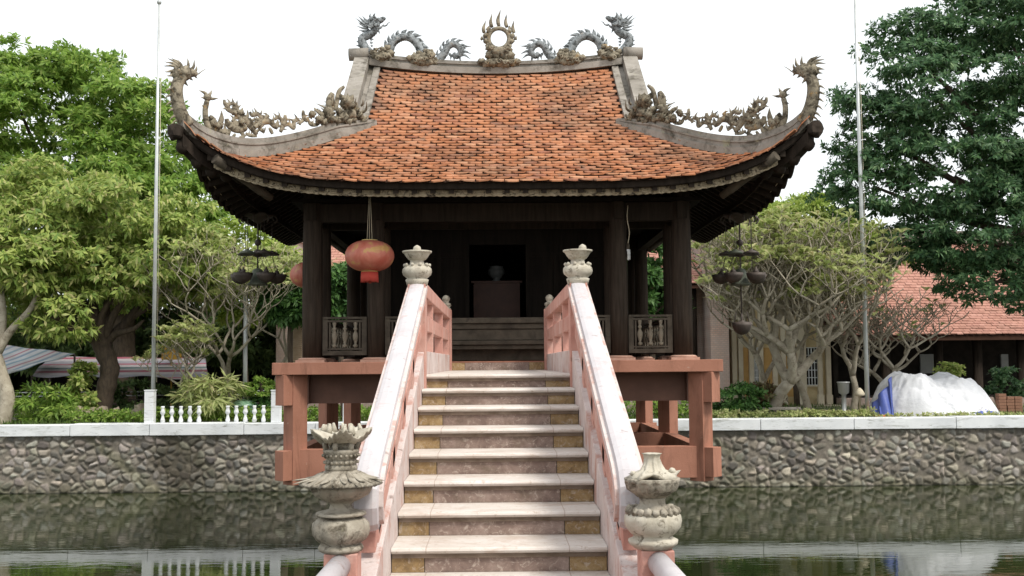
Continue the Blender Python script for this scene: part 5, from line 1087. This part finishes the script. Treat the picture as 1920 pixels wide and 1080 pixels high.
for pa, pb_, kind in ((1391, 1405, 0), (1411, 1423, 1), (1429, 1449, 0), (1471, 1495, 0), (1509, 1533, 1)):
    xa, xb = U(pa, 700, oy)[0], U(pb_, 700, oy)[0]; za = G+.25 if kind == 0 else U(pa, 722, oy)[2]; zb3 = U(pa, 652, oy)[2]
    s_ = MB(); s_.box(xa, xb, oy-.03, oy-.003, za, zb3)
    if kind == 0:
        for q in (.2, .52, .8): s_.box(xa+.05, xb-.05, oy-.05, oy-.031, lerp(za, zb3, q-.13), lerp(za, zb3, q+.13))
        s_.build('door', ORP, ob)
    else:
        wn = s_.build('window', DARK, ob); s_ = MB(); s_.box(xa-.03, xb+.03, oy-.10, oy-.003, za-.05, za-.002); s_.build('sill', CREAM, wn); s_ = MB()
        for q in np.linspace(xa+.015, xb-.015, 5): s_.box(q-.012, q+.012, oy-.08, oy-.052, za, zb3)
        for q in np.linspace(za, zb3, 6): s_.box(xa, xb, oy-.076, oy-.055, q-.012, q+.012)
        s_.build('grille', WHITE, wn)
hy = 33.; rh = thing('red_roofed_hall', (U(1780, 700, hy)[0], hy, G), 'long open veranda hall under a low red tiled roof at the right edge', 'hall')
x0, x1 = U(1585, 700, hy)[0], 24.; ze2 = U(1780, 627, hy-.3)[2]; zr2 = U(1780, 455, hy+4.5)[2]
s_ = MB(); tiled(s_, x0-.4, x1, hy-.3, ze2, hy+4.5, zr2, .2, .17, .18); s_.build('roof', BROOF, rh)
s_ = MB(); s_.prism([(x0-.4, hy-.25, ze2-.06), (x0-.4, hy+2, lerp(ze2, zr2, .45)-.3), (x0-.4, hy+4.5, zr2-.08), (x0-.4, hy+9, ze2-.1), (x0-.4, hy+9, ze2-.2), (x0-.4, hy+4.5, zr2-.2), (x0-.4, hy+2, lerp(ze2, zr2, .45)-.42), (x0-.4, hy-.25, ze2-.18)], (x1-x0, 0, 0)); s_.build('roof_deck', TILEBACK, rh)
s_ = MB(); s_.box(x0-.4, x1, hy+4.35, hy+4.65, zr2-.05, zr2+.4); s_.build('ridge', RIDGE, rh)
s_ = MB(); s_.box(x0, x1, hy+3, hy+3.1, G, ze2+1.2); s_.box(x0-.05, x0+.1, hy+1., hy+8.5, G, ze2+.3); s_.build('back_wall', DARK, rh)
for px_ in (1668, 1768, 1842, 1925): x = U(px_, 700, hy)[0]; s_ = MB(); s_.lathe((x, hy+.3, G), [(.2, 0), (.2, .1), (.14, .12), (.14, ze2-G)], 14); s_.build('column', WOOD, rh)
for px_, w_ in ((1740, .24), (1885, .12)): x = U(px_, 700, hy+2.9)[0]; s_ = MB(); s_.box(x-w_, x+w_, hy+2.9, hy+2.99, U(px_, 700, hy+2.9)[2], U(px_, 664, hy+2.9)[2]); s_.build('notice_panel', pm('grey_panel', (.28,.30,.30), (.36,.38,.37), 3), rh)
s_ = MB(); s_.box(x0, x1, hy+0, hy+3, G, G+.2); s_.build('plinth', BRICK, rh)
# ------------------------------------------------------------------ covered heap
hp = thing('covered_heap', (U(1750, 790, 26.9)[0], 26.9, G), 'large heap under a crumpled white tarp with blue tarp at its left corner', 'tarp heap')
TARP = pm('white_tarp', (.58,.59,.62), (.72,.73,.77), 2.5, .5, .45, 3.5, ((.42,.44,.49), 3.0, .58, .76), ((.56,.54,.50), 9, .62, .76), bdist=.06); BLUE = pm('blue_tarp', (.06,.09,.30), (.10,.14,.42), 2, .5, .3, 15)
rc = np.random.default_rng(5); C1 = rc.uniform(-1.1, 1.1, (60, 2)); C2 = rc.uniform(-1.1, 1.1, (520, 2))
cx = U(1752, 790, 26.9)[0]; rxx = 1.62; na, nr_ = 260, 90
prof_pts = [(-1.0, 0), (-.93, .62), (-.78, .84), (-.55, 1.0), (-.3, .92), (-.10, .80), (.08, .86), (.28, .90), (.55, .78), (.75, .56), (.92, .26), (1.0, 0)]
def hprof(u): return np.interp(u, [p[0] for p in prof_pts], [p[1] for p in prof_pts])
Pg = np.zeros((nr_, na, 3)); hh = U(1750, 694, 26.9)[2]-G
for i in range(nr_):
    rr_ = i/(nr_-1)
    for j in range(na):
        a = 2*pi*j/(na-1); ux, uy = rr_*cos(a), rr_*sin(a); hgt = hprof(ux*1.0)*(1-abs(uy)**3.0)**.6 if abs(uy) < 1 else 0
        hgt *= (1-rr_**7)
        p_ = np.array([ux+.05*sin(uy*9), uy+.05*sin(ux*8)]); D1 = np.sort(np.hypot(*(C1-p_).T*np.array([[1.], [1.]])))[:2]; D2 = np.sort(np.hypot(*(C2-p_).T))[:2]
        cre = .42*D1[0]+.22*D2[0]-.06+.22*abs(sin(ux*11+uy*16+3*sin(ux*3)))*D1[0]
        cre += .05*abs(sin(a*13+2*sin(3*a)))*rr_**3
        Pg[i, j] = (cx+ux*rxx*(1+.03*sin(a*7)), 26.9+uy*1.3, G-.03+hh*hgt*(1)+(cre-.05)*min(1, hgt*3)+.02)
s_ = MB(); s_.grid(Pg); s_.build('white_tarp', TARP, hp)
def drape(p0, p1, h, seed, label=None):
    Pg = np.zeros((14, 30, 3)); r_ = random.Random(seed); ph = r_.random()*6
    for i in range(14):
        for j in range(30):
            t = i/13; u_ = j/29; base_ = np.array(p0)*(1-u_)+np.array(p1)*u_; prof__ = h*sin(pi*min(1, .12+u_*.88))**.7
            Pg[i, j] = base_+np.array([.04*sin(t*9+ph), -.10+.5*t+.04*sin(u_*22+ph), prof__*sin(pi*t/1.25)+.02*sin(u_*30+t*8)])
    return Pg
s_ = MB(); a_, b_ = U(1634, 781, 26.2), U(1690, 781, 26.0); Pg = np.zeros((16, 24, 3))
for i in range(16):
    for j in range(24):
        t = i/15; u_ = j/23; topz = lerp(U(1636, 770, 26.2)[2], U(1662, 708, 26.3)[2], t)
        x_ = lerp(lerp(a_[0], a_[0]+.02, t), lerp(b_[0]-.12, U(1672, 708, 26.3)[0], t), u_)+(.05*sin(u_*12)); Pg[i, j] = (x_+.10*t, 26.05-.12*sin(u_*pi)+.04*sin(u_*19+t*3)+.45*t, lerp(G, U(1665, 706, 26.2)[2]-.0, t*(.35+.65*u_)))
s_.grid(Pg); o = s_.build('blue_tarp', BLUE, hp); o.modifiers.new('solid', 'SOLIDIFY').thickness = .02
s_ = MB(); c_ = U(1846, 778, 25.8); s_.lump((c_[0], 25.85, G+.03), .30, .3, 5, 0, 24, (1.25, .6, .42)); s_.build('blue_bundle', BLUE, hp)
s_ = MB(); s_.lump((c_[0]+.02, 25.87, G+.10), .27, .35, 6, 0, 24, (1.15, .55, .42)); s_.build('white_bundle', TARP, hp)
# bench, bucket, cone, orange boards, bricks, pots
bx0, bx1 = U(1420, 780, 26.2)[0], U(1500, 780, 26.2)[0]; bo = thing('stone_bench', ((bx0+bx1)/2, 26.25, G), 'low pale stone bench behind the coping right of the pavilion', 'bench')
s_ = MB(); z = U(1460, 764, 26.2)[2]; s_.box(bx0, bx1, 26.1, 26.45, z-.06, z); s_.build('seat', BRICK if False else RIDGE, bo, bevel=.01)
for x in (bx0+.12, bx1-.12): s_ = MB(); s_.box(x-.05, x+.05, 26.15, 26.4, G, z-.06); s_.build('leg', RIDGE, bo)
c_ = U(1582, 740, 27.4); s_ = MB(); s_.lathe((c_[0], 27.4, G), [(.13, 0), (.13, .02), (.06, .05), (.06, c_[2]-G), (.13, c_[2]-G+.05), (.15, c_[2]-G+.3), (.17, c_[2]-G+.31), (.16, c_[2]-G+.33)], 20); s_.build('pedestal_bin', STEEL, org=(c_[0], 27.4, G), label='grey metal bin on a pedestal left of the right flagpole', cat='bin')
c_ = U(1612, 742, 26.9); s_ = MB(); s_.lathe((c_[0], 26.9, G), [(.03, 0), (.03, c_[2]-G-.02), (.12, c_[2]-G), (.13, c_[2]-G+.05), (.07, c_[2]-G+.15), (.02, c_[2]-G+.2)], 18); s_.build('garden_light', CREAM, org=(c_[0], 26.9, G), label='cream mushroom shaped garden light beside the right flagpole', cat='garden light')
c_ = U(1645, 775, 25.9); s_ = MB(); s_.box(c_[0]-.38, c_[0]+.35, 25.8, 26., G, G+.06); s_.build('orange_plank', pm('orange_paint', (.55,.17,.03), (.62,.22,.05), 3), org=(c_[0], 25.9, G), label='orange plank lying at the left foot of the covered heap', cat='plank', bevel=.01)
for i, px_ in enumerate((1878, 1893, 1908)):
    c_ = U(px_, 780, 27.); zt = U(px_, 740+i*3, 27.)[2]; s_ = MB(); k = 0
    while G+k*.075 < zt: s_.box(c_[0]-.09+random.uniform(-.01, .01), c_[0]+.09, 26.9, 27.1, G+k*.075, G+k*.075+.068); k += 1
    s_.build('brick_pile', pm('red_brick_%s' % 'abc'[i], (.22,.11,.07), (.32,.17,.11), 8), org=(c_[0], 27., G), label=('stack of red bricks nearest the covered heap', 'middle stack of red bricks right of the covered heap', 'stack of red bricks at the right edge of the garden')[i], cat='bricks', group='brick stacks by the covered heap')
c_ = U(1885, 740, 30.); o = thing('potted_shrub', (c_[0], 30., G), 'dark potted shrub in front of the red roofed hall', 'potted plant')
s_ = MB(); s_.lathe((c_[0], 30., G), [(.2, 0), (.24, .05), (.3, .3), (.33, .33), (.31, .36), (.1, .34)], 20); s_.build('pot', ROCK, o)
V, Fq = leafcloud([(c_[0], 30., U(1885, 720, 30.)[2], .42, .4, .42)], 260, 6, .12, .07, 91, subs=18); fast('foliage', V, Fq, L_DARK, o)
c_ = U(1779, 690, 31.); o = thing('potted_shrub', (c_[0], 31., G), 'round clipped grey green shrub rising behind the covered heap', 'potted plant')
s_ = MB(); s_.lathe((c_[0], 31., G), [(.15, 0), (.06, .1), (.05, U(1779, 700, 31.)[2]-G)], 12); s_.build('trunk', BARKP, o)
V, Fq = leafcloud([(*U(1779, 697, 31.), .36, .33, .26)], 300, 6, .08, .05, 92, subs=40, sr=.25, shell=.8); fast('foliage', V, Fq, L_OLIVE, o)
